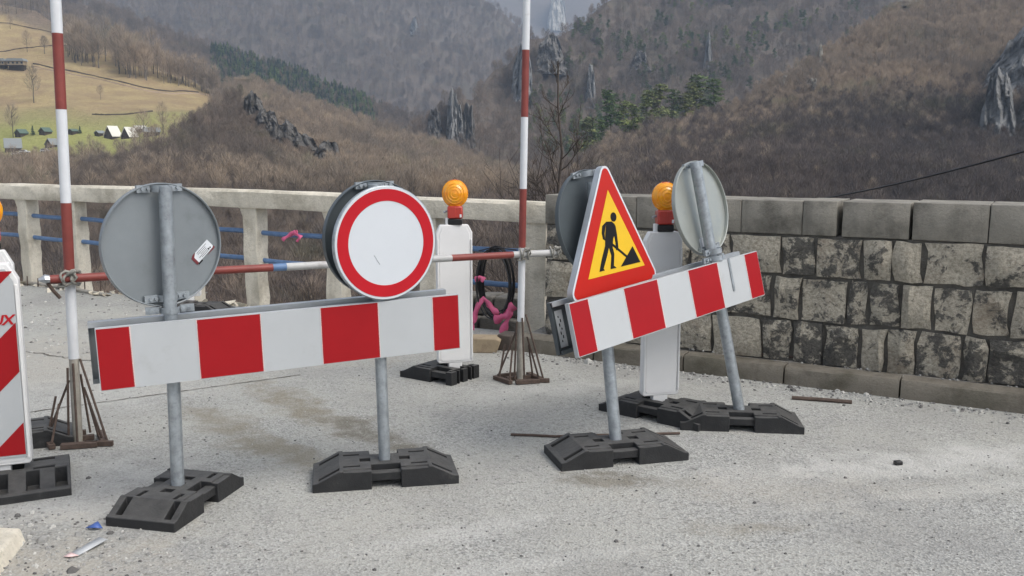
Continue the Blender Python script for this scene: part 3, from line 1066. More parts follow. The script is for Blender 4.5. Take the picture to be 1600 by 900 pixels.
# ------------------------------------------------------------------ rubber foot blocks
def rubber_block(name, loc, yaw, label, kind='plain', half=(0.37, 0.18), kx=1.0, ky_=0.93):
    t = thing(name, (loc[0], loc[1], 0.0), label, 'rubber base', 'black rubber foot blocks')
    HX, HY = half
    if kind == 'cut':
        X = [-.37, -.34, -.335, -.235, -.215, -.13, -.075, .075, .10, .13]
    else:
        X = [-HX, -HX + .03, -HX + .035, -.235, -.215, -.13, -.075, -.03, .03, .075, .13, .215, .235, HX - .035, HX - .03, HX]
    if kind == 'wide':
        X = [-.27, -.245, -.24, -.10, -.09, -.05, .05, .09, .10, .24, .245, .27]
        q_ = [.03, .09, .10, .16, .17, .20, .23, .30, .355, .37]
        Y = [-v for v in q_[::-1]] + q_
    else:
        Y = [-HY, -HY + .016, -.145, -.11, -.085, -.07, -.055, -.03, .03, .055, .07, .085, .11, .145, HY - .016, HY]
    HT = 0.108

    def h_line(x):
        ax = abs(x)
        if kind == 'cut' and x > 0:
            return HT
        if kind == 'wide':
            return float(np.interp(ax, [0, .10, .24, .27], [HT, HT, .05, .042]))
        return float(np.interp(ax, [0, .235, HX - .03, HX], [HT, HT, .052, .046]))

    def cell(xc, yc):
        """(lowering of the top or None for no cell, bottom height)"""
        ax, ay = abs(xc), abs(yc)
        if kind == 'wide':
            if .10 < ax < .24 and (.03 < ay < .09 or .17 < ay < .23 or .30 < ay < .355):
                return 'pit', 0.02, 0.0
            if ax < .05 and .10 < ay < .16:
                return 'pit', 0.045, 0.0
            if .05 < ax < .09 and .20 < ay < .30:
                return 'low', 0.016, 0.0
            return 'low', 0.0, 0.0
        if kind == 'cut' and xc > .10:
            if .03 < ay < .07 or .085 < ay < .11:
                return None
            return 'low', 0.006, 0.0
        if ax < .075:
            if ay > HY - .016:
                return None
            if ay > .11:
                return 'low', 0.024, 0.040
            if .085 < ay < .11:
                return 'pit', 0.048, 0.040
            if .055 < ay < .085:
                return 'low', 0.0, 0.040
        if .235 < ax < HX - .03 and .11 < ay < .145:
            return 'pit', 0.022, 0.0
        if .075 < ax < .215 and ay > .145:
            return 'low', 0.007, 0.0
        if .13 < ax < .215 and .085 < ay < .11:
            return 'low', 0.018, 0.0
        if .075 < ax < .13 and ay < .03:
            return 'low', 0.02, 0.0
        if ax < .03 and ay < .03:
            return 'low', 0.03, 0.0
        return 'low', 0.0, 0.0
    nx, ny = len(X) - 1, len(Y) - 1
    topz, botz = {}, {}
    for i in range(nx):
        for j in range(ny):
            c = cell((X[i] + X[i + 1]) / 2, (Y[j] + Y[j + 1]) / 2)
            if c is None:
                continue
            k, a, zb = c
            zs = [h_line(x) for x in (X[i], X[i + 1])]
            zt = [a, a] if k == 'pit' else [z - a for z in zs]
            topz[i, j] = zt
            botz[i, j] = zb
    mb = MB()
    cy, sy = math.cos(yaw), math.sin(yaw)
    ky, kz = (1.0, 0.95) if kind == 'wide' else (ky_, 0.95)
    T = lambda p: np.array([loc[0] + cy * p[0] * kx - sy * p[1] * ky, loc[1] + sy * p[0] * kx + cy * p[1] * ky, p[2] * kz])
    for (i, j), zt in topz.items():
        x0, x1, y0, y1 = X[i], X[i + 1], Y[j], Y[j + 1]
        zb = botz[i, j]
        mb.add([(x0, y0, zt[0]), (x1, y0, zt[1]), (x1, y1, zt[1]), (x0, y1, zt[0])], [(0, 1, 2, 3)], T)
        if zb > 0:
            mb.add([(x0, y0, zb), (x1, y0, zb), (x1, y1, zb), (x0, y1, zb)], [(3, 2, 1, 0)], T)
        for di, dj, pa, pb, za, zb2 in ((-1, 0, (x0, y1), (x0, y0), zt[0], zt[0]), (1, 0, (x1, y0), (x1, y1), zt[1], zt[1]), (0, -1, (x0, y0), (x1, y0), zt[0], zt[1]), (0, 1, (x1, y1), (x0, y1), zt[1], zt[0])):
            nb_ = (i + di, j + dj)
            if nb_ in topz:
                z2, b2 = topz[nb_], botz[nb_]
                if di:
                    lo = [z2[1 if di < 0 else 0]] * 2
                else:
                    lo = [z2[0], z2[1]] if dj < 0 else [z2[1], z2[0]]
                if za - lo[0] > 1e-6 or zb2 - lo[1] > 1e-6:
                    mb.add([(*pa, max(lo[0], zb)), (*pb, max(lo[1], zb)), (*pb, zb2), (*pa, za)], [(0, 1, 2, 3)], T)
                if b2 > zb:
                    mb.add([(*pa, zb), (*pb, zb), (*pb, min(b2, zb2)), (*pa, min(b2, za))], [(0, 1, 2, 3)], T)
            else:
                mb.add([(*pa, zb), (*pb, zb), (*pb, zb2), (*pa, za)], [(0, 1, 2, 3)], T)
    mb.build('block_body', M['rubber'], t, merge=True, smooth=20, bevel=0.008)
    return t


# ------------------------------------------------------------------ the two barriers
def clamp(parent, T, w_=0.16, zc=0.0):
    """Pipe clamp: a bent strap with two bolts."""
    mb = MB()
    mb.box((-w_ / 2 + 0.022, -0.008, zc), (0.062, 0.016, 0.034), T)
    mb.box((w_ / 2 - 0.022, -0.008, zc), (0.062, 0.016, 0.034), T)
    pts = [(0.046 * math.cos(a), -0.004 - 0.068 * math.sin(a), zc) for a in np.linspace(0, PI, 9)]
    vs, fs = [], []
    for x, y, z in pts:
        vs += [(x, y, z - 0.016), (x, y, z + 0.016)]
    for i in range(len(pts) - 1):
        fs.append((2 * i, 2 * i + 2, 2 * i + 3, 2 * i + 1))
    mb.add(vs, fs, T)
    for sx in (-1, 1):
        for ex in (0.0, 0.026):
            mb.tube([(sx * (w_ / 2 - 0.03 + ex - 0.012), -0.028, zc), (sx * (w_ / 2 - 0.03 + ex - 0.012), 0.0, zc)], 0.009, 6, T)
    mb.build('clamp', M['galv'], parent, smooth=30)


def disc_plate(name, parent, T, r, m_back, m_face, back_to='front', label=None):
    """Round sign plate with a rolled rim; local -y looks at the side named by back_to."""
    mb = MB()
    n = 72
    if back_to == 'front':           # we look at its back: open pan
        mb.lathe([(0.001, 0.0), (r - 0.006, 0.0), (r - 0.005, -0.020), (r, -0.022), (r + 0.003, -0.018), (r + 0.003, 0.004), (r - 0.002, 0.007)], n, T, 0)
        mb.lathe([(r - 0.002, 0.007), (0.001, 0.007)], n, T, 1)
    else:                            # we look at its face
        mb.lathe([(r + 0.003, 0.022), (r + 0.003, 0.002), (r - 0.002, -0.002)], n, T, 0)
        mb.lathe([(r - 0.002, -0.002), (0.001, -0.002)], n, T, 1)
        mb.lathe([(0.001, 0.004), (r - 0.004, 0.004), (r - 0.003, 0.022), (r + 0.003, 0.022)], n, T, 0)
    o = mb.build(name, [m_back, m_face], parent, smooth=28)
    if label:
        o['label'] = label
    return o


def rounded_poly(pts, rad, n=7):
    out = []
    k = len(pts)
    for i in range(k):
        p, a, b_ = np.array(pts[i]), np.array(pts[i - 1]), np.array(pts[(i + 1) % k])
        da, db = (a - p) / np.linalg.norm(a - p), (b_ - p) / np.linalg.norm(b_ - p)
        ang = math.acos(np.clip(da @ db, -1, 1))
        t = rad / math.tan(ang / 2)
        bis = (da + db) / np.linalg.norm(da + db)
        c = p + bis * rad / math.sin(ang / 2)
        p0, p1 = p + da * t - c, p + db * t - c
        a0, a1 = math.atan2(p0[1], p0[0]), math.atan2(p1[1], p1[0])
        dd = (a1 - a0 + PI) % (2 * PI) - PI
        for j in range(n):
            aa = a0 + dd * j / (n - 1)
            out.append(tuple(c + rad * np.array([math.cos(aa), math.sin(aa)])))
    return out


def barrier_board(root, T, L, h, rear_dx, rear_dz, rear_y, chan='channel'):
    u = L / 6
    mb = MB()
    mb.box((0, 0.0015, 0), (L, 0.003, h), T)
    mb.box((0, 0.016, h / 2 - 0.0015), (L, 0.026, 0.003), T)
    mb.box((0, 0.016, -h / 2 + 0.0015), (L, 0.026, 0.003), T)
    mb.box((-L / 2 + 0.0015, 0.016, 0), (0.003, 0.026, h - 0.006), T)
    mb.box((L / 2 - 0.0015, 0.016, 0), (0.003, 0.026, h - 0.006), T)
    wb = mb.build('warning_board', M['white'], root, smooth=0)
    wb['label'] = 'white board with red blocks'
    for a, b_ in ((-3, -2.5 + .0), (-1.5, -.5), (.5, 1.5), (2.5, 3)):
        x0, x1 = a * u + (0.004 if a == -3 else 0), b_ * u - (0.004 if b_ == 3 else 0)
        MB().box(((x0 + x1) / 2, -0.001, 0), (x1 - x0, 0.0016, h - 0.008), T).build('red_block', M['red'], wb, smooth=0)
        for x in (x0, x1):
            if abs(x) < L / 2 - 0.02:
                MB().box((x, -0.0012, 0), (0.0055, 0.0012, h - 0.006), T).build('block_edge', M['edge_pink'], wb, smooth=0)
    # the second board behind, turned the other way: we see its hollow back
    T2 = lambda p: T(np.array(p) + np.array([rear_dx, rear_y, rear_dz]))
    mb = MB()
    mb.box((0, 0.0015, 0), (L, 0.003, h), T2)
    mb.box((0, -0.020, -h / 2 + 0.0015), (L, 0.038, 0.003), T2)
    mb.box((-L / 2 + 0.0015, -0.012, 0), (0.003, 0.024, h), T2)
    mb.box((L / 2 - 0.0015, -0.012, 0), (0.003, 0.024, h), T2)
    mb.box((0, -0.038, -h / 2 + 0.012), (L, 0.003, 0.022), T2)
    rb = mb.build('rear_board', M[chan], root, smooth=0)
    rb['label'] = 'grey hollow back of second board'
    mb = MB()
    mb.box((0, -0.020, h / 2 - 0.0015), (L, 0.040, 0.003), T2)
    mb.box((0, -0.038, h / 2 - 0.014), (L, 0.003, 0.024), T2)
    mb.build('top_flange', M['galv_bright'], rb, smooth=0)
    return wb, T2, rb


def post_mesh(parent, p0, p1, r):
    MB().tube([p0, p0 + (p1 - p0) * .5, p1], r, 24).build('post', M['galv'], parent, smooth=50)


# --- barrier A (left)
PA1, PA2 = gnd(278, 757, .1), gnd(601, 717, .1)
YA = R(23.9)
ma = rot(YA, R(0.1), R(-1.6))
TA = frame((-1.074, 4.451, 0.786), ma)
barA = thing('barrier', (*((PA1 + PA2) / 2)[:2], 0.0), 'road barrier carrying a plain round red and white sign on its right post', 'barrier', 'striped board barriers on rubber feet')
tA1 = on_plane(258, 291, PA1, ma[:, 1])
tA2 = on_plane(584, 288, PA2, ma[:, 1])
dA1 = (tA1 - PA1) / np.linalg.norm(tA1 - PA1)
dA2 = (tA2 - PA2) / np.linalg.norm(tA2 - PA2)
post_mesh(barA, PA1 - dA1 * 0.06, tA1, 0.031)
post_mesh(barA, PA2 - dA2 * 0.06, tA2, 0.030)
wbA, TA2_, rbA = barrier_board(barA, TA, 1.745, 0.290, -0.03, 0.012, 0.150)


def along(p, d, z):
    return p + d * ((z - p[2]) / d[2])


def back_disc(root, post, d, ctr, yaw, tilt, roll, r, m, label, off=0.062):
    """A round sign seen from behind, clamped to the far side of a post."""
    m3 = rot(yaw, tilt, roll)
    c = on_plane(ctr[0], ctr[1], along(post, d, 1.28) + m3[:, 1] * off, m3[:, 1])
    T = frame(c, m3)
    o = disc_plate('round_sign', root, T, r, m, M['white_face'], 'front', label)
    for zc in (r - 0.022, -r + 0.04):
        Tc = frame(c + m3[:, 1] * -0.004, m3)
        clamp(o, Tc, 0.20, zc)
    return o, T


sgn, T1 = back_disc(barA, PA1, dA1, (253, 382.5), R(45), 0, R(-1), 0.288, M['sign_back'], 'plain grey back of a round sign with a small sticker')
# sticker on it
c = on_plane(317, 393, T1(np.array([0, -0.001, 0])), rot(R(45))[:, 1])
TS = frame(c, rot(R(45), 0, R(-43)))
st = MB().prism([(-.052, -.022), (.05, -.022), (.056, -.016), (.056, .026), (-.03, .026), (-.052, .012)], -0.0015, 0.0, TS).build('sticker', M['sticker'], sgn, smooth=0)
mb = MB()
mb.prism([(-.066, -.024), (-.052, -.022), (-.052, .012), (-.034, .026), (-.05, .026), (-.066, .018)], -0.0018, 0, TS)
mb.build('sticker_trim', M['sticker_red'], sgn, smooth=0)
MB().prism([(.004, -.030), (.058, -.030), (.058, -.018), (.05, -.0222)], -0.0018, 0, TS).build('sticker_trim', M['sticker_red'], sgn, smooth=0)
mb = MB()
for k in range(5):
    mb.box((.004 - .006 * (k % 2), -0.0022, .017 - .008 * k), (.066 - .012 * (k % 3), .0006, .0018), TS)
mb.box((.040, -0.0022, -.012), (.007, .0006, .007), TS)
mb.box((.030, -0.0022, -.012), (.007, .0006, .007), TS)
mb.box((-.045, -0.0022, -.026), (.028, .0006, .008), TS)
mb.build('sticker_text', M['black'], sgn, smooth=0)

# ring sign in front of the second post, grey back behind it
m3 = rot(R(36), 0, R(-1))
cR = on_plane(604, 380, along(PA2, dA2, 1.23) + m3[:, 1] * -0.058, m3[:, 1])
TR_ = frame(cR, m3)
RR = 0.285
ring = disc_plate('ring_sign', barA, TR_, RR, M['galv'], M['white_face'], 'rear', 'round white sign with broad red ring')
MB().ring(RR * 0.745, RR * 0.952, -0.0038, -0.0019, 96, TR_).build('red_ring', M['red_ring'], ring, smooth=30)
mb = MB()
for dx, dz, L_ in ((-.075, -.055, .028), (-.058, -.082, .022)):
    mb.prism([(dx, dz), (dx + .002, dz), (dx + L_ * .7, dz - L_), (dx + L_ * .7 - .002, dz - L_)], -0.0031, -0.0020, TR_)
mb.build('scratch', M['sign_back'], ring, smooth=0)
sg2, _ = back_disc(barA, PA2, dA2, (586, 371), R(37), 0, R(-1), 0.290, M['sign_back_dark'], 'dark grey round sign back behind the ring sign', 0.066)
for P_, d_, z_ in ((PA1, dA1, 0.93), (PA2, dA2, 0.935)):
    if P_ is PA1:
        clamp(barA, frame(along(P_, d_, 0.956) + ma[:, 1] * 0.035, ma), 0.20)

# --- barrier B (right)
PB1, PB2 = gnd(962, 686, .1), gnd(1155, 639, .1)
YB = R(41.3)
mbm = rot(YB, R(-11.3), R(-5.1))
TB = frame(tuple(EYE + (np.array((0.967, 5.369, 0.84)) - EYE) * 0.980), mbm)
barB = thing('barrier', (*((PB1 + PB2) / 2)[:2], 0.0), 'leaning road barrier carrying the red and yellow triangular roadworks sign', 'barrier', 'striped board barriers on rubber feet')
pn = rot(YB, R(-8), 0)[:, 1]
tB1 = on_plane(926, 285, PB1, pn)
tB2 = on_plane(1086, 253, PB2, pn)
dB1 = (tB1 - PB1) / np.linalg.norm(tB1 - PB1)
dB2 = (tB2 - PB2) / np.linalg.norm(tB2 - PB2)
post_mesh(barB, PB1 - dB1 * 0.06, tB1, 0.034)
post_mesh(barB, PB2 - dB2 * 0.06, tB2, 0.034)
wbB, TB2_, rbB = barrier_board(barB, TB, 1.71, 0.285, 0.022, 0.012, 0.185, 'sign_back_dark')
MB().box((-0.79, -0.0025, -0.01), (0.055, 0.001, 0.20), TB2_).build('sticker', M['sticker_grey'], rbB, smooth=0)
mb = MB()
for k in range(7):
    mb.box((-0.797 + 0.012 * (k % 2), -0.0036, 0.055 - 0.022 * k), (0.007, 0.0008, 0.017 if k % 3 else 0.011), TB2_)
mb.build('sticker_text', M['black'], rbB, smooth=0)
MB().box((0.545, -0.004, 0.045), (0.019, 0.002, 0.205), TB).build('strap_end', M['galv'], wbB, smooth=0)
back_disc(barB, PB1, dB1, (923, 347), R(46), R(-9), R(-5), 0.292, M['sign_back_dark'], 'dark grey round sign back behind the triangle', 0.06)
sg6, T6 = back_disc(barB, PB2, dB2, (1093.5, 325.5), R(46.5), R(-11.2), R(-6), 0.290, M['sign_back_pale'], 'pale shiny back of a tilted round sign', 0.06)
m6 = rot(R(45.3), R(-11.2), R(-6))
cS = on_plane(1099, 381, T6(np.array([0, -0.002, 0])), m6[:, 1])
MB().prism([(-.035, -.03), (.05, -.045), (.05, .02), (-.02, .045), (-.04, .03)], -0.0015, 0, frame(cS, m6)).build('torn_label', M['sticker'], sg6, smooth=0)
for P_, d_, z_ in ((PB2, dB2, 1.045),):
    clamp(barB, frame(along(P_, d_, z_), mbm), 0.19)
    clamp(barB, frame(along(P_, d_, z_ + 0.045), rot(R(45), R(-10), R(-6))), 0.15)

# triangle sign
m3 = rot(R(47.8), R(-6), R(-3.4))
cT = on_plane(957, 386, along(PB1, dB1, 1.165) + m3[:, 1] * -0.062, m3[:, 1])
TT = frame(cT, m3)
SD = 0.858
tri = [(-SD / 2, -SD * .2887), (SD / 2, -SD * .2887), (0, SD * .5774)]
mb = MB()
rp = rounded_poly(tri, 0.046)
mb.prism(rp, -0.002, 0.003, TT, 1)
n = len(rp)
rp_in = [(x * 0.985, z * 0.985) for x, z in rp]
vs = [(x, 0.0, z) for x, z in rp] + [(x, 0.036, z) for x, z in rp] + [(x, 0.036, z) for x, z in rp_in] + [(x, 0.004, z) for x, z in rp_in]
fs = []
for i in range(n):
    for j in range(3):
        fs.append((j * n + i, j * n + (i + 1) % n, (j + 1) * n + (i + 1) % n, (j + 1) * n + i))
mb.add(vs, fs, TT, 0)
trs = mb.build('triangle_sign', [M['galv_bright'], M['white_face']], barB, smooth=30)
trs['label'] = 'red bordered yellow triangle with digging worker'


def inset(k, zoff=0.0):
    return [(x * k, z * k + zoff) for x, z in tri]


# picture read off in the sign's own axes
BL, BR, AP = np.array([35, 890.]), np.array([555, 735.]), np.array([222, 20.])
MID = (BL + BR) / 2
A2 = np.linalg.inv(np.stack([(BR - BL), (AP - MID)], 1))


def pic(pts):
    out = []
    for p in pts:
        s, t_ = A2 @ (np.array(p, float) - MID)
        out.append((s * SD, -SD * .2887 + t_ * SD * .866))
    return out


MB().prism(rounded_poly(inset(0.945), 0.032), -0.0036, -0.0021, TT).build('red_border', M['red_tri'], trs, smooth=0)
yf = pic([(132, 745), (458, 652), (243, 210)])
MB().prism(yf, -0.0050, -0.0037, TT).build('yellow_field', M['yellow'], trs, smooth=0)
mb = MB()
Y0, Y1 = -0.0064, -0.0051
hd = [(273 + 17 * math.cos(a), 368 - 28 * math.sin(a)) for a in np.linspace(0, 2 * PI, 20)[:-1]]
shapes = [hd,
          [(224, 548), (226, 470), (232, 400), (262, 396), (279, 410), (284, 450), (270, 500), (266, 548)],                     # trunk
          [(232, 400), (226, 440), (222, 470), (224, 512), (213, 506), (206, 470), (209, 428)],                                # far arm
          [(272, 404), (284, 420), (292, 470), (299, 540), (300, 566), (286, 566), (283, 520), (274, 470), (268, 430)],        # near arm
          [(224, 545), (247, 545), (236, 600), (215, 680), (222, 690), (192, 699), (204, 630)],                                # back leg
          [(242, 540), (266, 545), (276, 590), (273, 660), (288, 672), (254, 682), (259, 600)],                                # front leg
          [(262, 522), (352, 597), (346, 608), (256, 534)],                                                                    # shovel shaft
          [(383, 537), (430, 632), (313, 665)]]
for k, sh in enumerate(shapes):
    mb.prism(pic(sh)[::-1] if k == 0 else pic(sh), Y0 - 0.00004 * k, Y1, TT)
mb.build('digging_worker_symbol', M['black'], trs, smooth=0)

# ------------------------------------------------------------------ guide beacons (white panels with lamps)
def beacon(loc, yaw, w_, h_, z0, label, lamp=True, thick=0.055, face='plain', lamp_yaw=0.0, lamp_r=0.092, chamf=0.05, tilt=0.0):
    m3 = rot(yaw, tilt)
    T = frame((loc[0], loc[1], z0), m3)
    t = thing('guide_beacon', (loc[0], loc[1], 0.0), label, 'beacon', 'upright white guide beacons')
    hw = w_ / 2
    out = [(-hw + .012, 0), (hw - .012, 0), (hw, .014), (hw, h_ - chamf * 1.3), (hw - chamf * .6, h_ - .008), (-hw + chamf * .6, h_ - .008), (-hw, h_ - chamf * 1.3), (-hw, .014)]
    mb = MB()
    mb.prism(out, 0.0, thick, T)
    pb = mb.build('panel', M['plastic_white'], t, smooth=20, bevel=0.006)
    mb = MB()
    inn = [(x * 0.82, .02 + (z / h_) * (h_ - .036)) for x, z in out]
    mid = [(x * 0.86, .022 + (z / h_) * (h_ - .042)) for x, z in out]
    n = len(out)
    vs = [(x, -0.001, z) for x, z in mid] + [(x, -0.004, z) for x, z in inn]
    mb.add(vs, [tuple(range(n, 2 * n))] + [(i, (i + 1) % n, (i + 1) % n + n, i + n) for i in range(n)], T)
    mb.build('raised_field', M['plastic_white'], pb, smooth=15)
    for sx in (-1, 1):
        MB().box((sx * hw * 0.93, -0.006, h_ * 0.46), (w_ * 0.045, 0.012, h_ * 0.86), T).build('edge_rib', M['plastic_white'], pb, smooth=0, bevel=0.003)
    MB().box((0, thick / 2, -0.03), (0.10, 0.05, 0.075), T).build('foot_tenon', M['plastic_white'], t, bevel=0.004)
    if lamp:
        MB().box((-0.035, thick * .55, h_ + 0.012), (0.05, 0.035, 0.06), T).build('lamp_bracket', M['plastic_white'], t, bevel=0.004)
        ml = rot(yaw + lamp_yaw, tilt)
        TL = frame(T(np.array([0.012, thick * .5, h_])), ml)
        MB().box((0, 0, 0.014), (0.105, 0.075, 0.045), TL).build('lamp_base', M['lamp_black'], t, bevel=0.008)
        lb = MB().box((0, 0, 0.083), (0.112, 0.08, 0.092), TL).build('lamp_housing', M['lamp_red'], t, bevel=0.012)
        MB().box((-0.022, -0.041, 0.083), (0.052, 0.004, 0.08), TL).build('housing_ridge', M['lamp_red'], lb, bevel=0.003)
        MB().box((0.042, -0.0405, 0.058), (0.014, 0.002, 0.022), TL).build('rating_label', M['sticker'], lb, smooth=0)
        MB().tube([(-.056, 0, .09), (-.085, -.01, .082)], 0.008, 8, TL).build('screw', M['galv'], lb)
        zc = 0.128 + lamp_r * 0.92
        TLZ = lambda p: TL(np.array(p) * np.array([1, 1, 1.07]) + np.array([0, 0, zc + .004]))
        mb = MB()
        r = lamp_r
        for sg in (-1, 1):
            mb.lathe([(r, sg * 0.004), (r * .98, sg * 0.014), (r * .90, sg * 0.017), (r * .87, sg * 0.024), (r * .72, sg * 0.039), (r * .68, sg * 0.037), (r * .52, sg * 0.048), (r * .48, sg * 0.046), (r * .3, sg * 0.054), (r * .26, sg * 0.052), (0.001, sg * 0.056)], 40, TLZ)
        mb.ring(r * 0.985, r * 1.02, -0.006, 0.006, 40, TLZ)
        ln = mb.build('lamp_lens', M['amber'], t, smooth=25)
        MB().box((0, 0, zc + r + 0.004), (0.05, 0.02, 0.014), TL).build('lens_catch', M['lamp_red'], ln, bevel=0.003)
        MB().box((0, 0, 0.134), (0.075, 0.05, 0.014), TL).build('lens_collar', M['amber'], ln, bevel=0.003)
        MB().tube([(-.022, 0, zc + r), (0, 0, zc + r + .028), (.022, 0, zc + r)], 0.003, 6, TL).build('lens_loop', M['rebar'], ln)
    return t, T, pb


def yaw_to(v):
    return math.atan2(v[1], v[0])


# middle and right beacon, then the two at the left edge of the picture, then the far one
pM = gnd(712, 573, 0.1)
beacon(pM, R(14), 0.268, 1.04, 0.13, 'white guide beacon with amber lamp between the ring sign and the striped pole', lamp_yaw=R(-14), lamp_r=0.094)
rubber_block('rubber_foot', pM + (-.03, 0.02, 0), R(-35), 'cut off rubber foot with torn ribbed end under the middle white beacon', 'cut')
pR = gnd(1032, 625, 0.1)
beacon(pR, R(14), 0.252, 1.07, 0.13, 'white guide beacon with amber lamp standing behind the triangle sign', lamp_yaw=R(-8), lamp_r=0.086)
rubber_block('rubber_foot', pR + (0.0, 0.0, 0), R(-40), 'rubber foot under the white beacon behind the triangle sign')
pL = gnd(-1, 738, 0.1)
tF, TF, pbF = beacon((pL[0], pL[1], 0), R(22), 0.30, 1.03, 0.13, 'red and white striped guide beacon cut by the left picture edge', lamp=False, thick=0.085, chamf=0.07)
# printed face of the left one: red diagonal bars and lettering
hw, hh = 0.127, 0.96
for za in (-.03, .48, .98):
    z0_, z1_ = 0.055, 0.985
    pts = [(-hw, za - .26), (hw, za), (hw, za + .25), (-hw, za - .01)]
    # clip to the panel field
    def clip(poly, zlim, keep):
        o_ = []
        for i in range(len(poly)):
            a, b_ = poly[i], poly[(i + 1) % len(poly)]
            ina, inb = keep(a[1], zlim), keep(b_[1], zlim)
            if ina:
                o_.append(a)
            if ina != inb:
                t_ = (zlim - a[1]) / (b_[1] - a[1])
                o_.append((a[0] + (b_[0] - a[0]) * t_, zlim))
        return o_
    pts = clip(pts, z0_, lambda z, l: z >= l)
    if len(pts) > 2:
        pts = clip(pts, z1_, lambda z, l: z <= l)
    if len(pts) > 2:
        MB().prism(pts, -0.0166, -0.0152, TF).build('red_bar', M['red'], pbF, smooth=0)
MB().prism([(-hw - .004, .045), (hw + .004, .045), (hw + .004, .93), (hw - .03, .995), (-hw + .03, .995), (-hw - .004, .93)], -0.0150, -0.006, TF).build('white_sheet', M['white'], pbF, smooth=0)
for ch, dx in (('U', 0.046), ('X', 0.092)):
    tc = bpy.data.curves.new('letter', 'FONT')
    tc.body = ch
    tc.size = 0.068
    tc.extrude = 0.0006
    tc.shear = 0.25
    tc.offset = 0.002
    tc.align_x = 'CENTER'
    tmp = bpy.data.objects.new('letter', tc)
    lm = bpy.data.meshes.new_from_object(tmp)
    bpy.data.objects.remove(tmp)
    lm.materials.clear()
    lm.materials.append(M['red_ring'])
    to = bpy.data.objects.new('letter', lm)
    C.objects.link(to)
    to.parent = pbF
    lp = TF(np.array([dx, -0.0175, 0.722])) - WORLD[pbF.name]
    to.matrix_local = Matrix.Translation(lp) @ Matrix.Rotation(R(22), 4, 'Z') @ Matrix.Rotation(PI / 2, 4, 'X')
rubber_block('rubber_foot', (-2.645, 4.505, 0), R(-64), 'wide ribbed rubber foot under the striped beacon at the left edge', 'wide', (0.27, 0.37))
pL2 = at(-13, 400, 5.2)
pb2 = gnd(1, 672, 0.1)
beacon((pb2[0], pb2[1], 0), R(20), 0.262, 1.02, 0.13, 'white guide beacon with amber lamp standing behind the striped one', lamp_yaw=R(-20), chamf=0.07)
rubber_block('rubber_foot', gnd(5, 682, 0.05), R(26), 'rubber foot showing one slotted end behind the striped beacon')
pF = gnd(296, 476, 0.05)
tq, Tq, pq = beacon((pF[0], pF[1], 0), R(10), 0.25, 0.80, 0.14, 'small red and white beacon mostly hidden by the grey round sign', lamp=False)
MB().prism([(-.10, .10), (.10, .24), (.10, .42), (-.10, .28)], -0.0092, -0.0075, Tq).build('red_bar', M['red'], pq, smooth=0)
MB().prism([(0.02, .06), (.105, .06), (.105, .12)], -0.0092, -0.0075, Tq).build('red_bar', M['red'], pq, smooth=0)
rubber_block('rubber_foot', gnd(306, 482, 0.04), R(-14), 'distant rubber foot lying by the parapet below the grey round sign')

# rubber feet of the barriers
rubber_block('rubber_foot', PA1, R(77), 'rubber foot under the left post of the barrier, nearest to the camera', kx=0.84, ky_=0.98)
rubber_block('rubber_foot', PA2, R(11), 'rubber foot under the post carrying the red ring sign')
rubber_block('rubber_foot', PB1, R(14.5), 'rubber foot under the post carrying the triangle sign')
rubber_block('rubber_foot', PB2, R(-7), 'rubber foot under the tilted post of the pale round sign back')

# ------------------------------------------------------------------ striped poles on rebar stands, cross pipe
def striped_pole(base, top, bands, r, label, legs, up=0.7):
    """bands: list of (length from the foot, material)"""
    d = (top - base) / np.linalg.norm(top - base)
    t = thing('striped_pole', (base[0], base[1], 0), label, 'pole', 'red and white poles on rebar stands')
    prev = 0.0
    for L_, m_, nm in bands:
        MB().tube([base + d * prev, base + d * (prev + L_) * 0.5 + d * prev * 0.5, base + d * L_] if False else [base + d * prev, base + d * L_], r + (0.0015 if m_ is not M['bare_pole'] else 0), 18).build(nm, m_, t, smooth=50)
        prev = L_
    # stand: flat bars on the ground and leaning rebars
    for a, b_, wd in legs['bars']:
        a, b_ = np.array([*a, 0.018]), np.array([*b_, 0.018])
        dv = (b_ - a) / np.linalg.norm(b_ - a)
        m3 = np.stack([dv, np.cross((0, 0, 1), dv), np.array([0, 0, 1.0])], 1)
        MB().box((0, 0, 0), (np.linalg.norm(b_ - a), wd, 0.03), frame((a + b_) / 2, m3)).build('foot_bar', M['rebar'], t, bevel=0.003)
    for a, b_ in legs['rods']:
        MB().tube([np.asarray(a, float), np.asarray(b_, float)], 0.007, 8).build('rebar_strut', M['rebar'], t, smooth=50)
    return t, d


def pole_line(bx, by, tx, ty):
    b_ = gnd(bx, by)
    r_ = ray(tx, ty)
    return b_, EYE + r_ * (b_[1] / r_[1])


def pole_len(base, d, py):
    """Length along a pole at which the photograph shows height py."""
    lo, hi = 0.0, 5.0
    for _ in range(50):
        m_ = (lo + hi) / 2
        p = base + d * m_ - EYE
        yy = 450 - F * (p[1] * sp_ + p[2] * cp_) / (p[1] * cp_ - p[2] * sp_)
        if yy > py:
            lo = m_
        else:
            hi = m_
    return lo


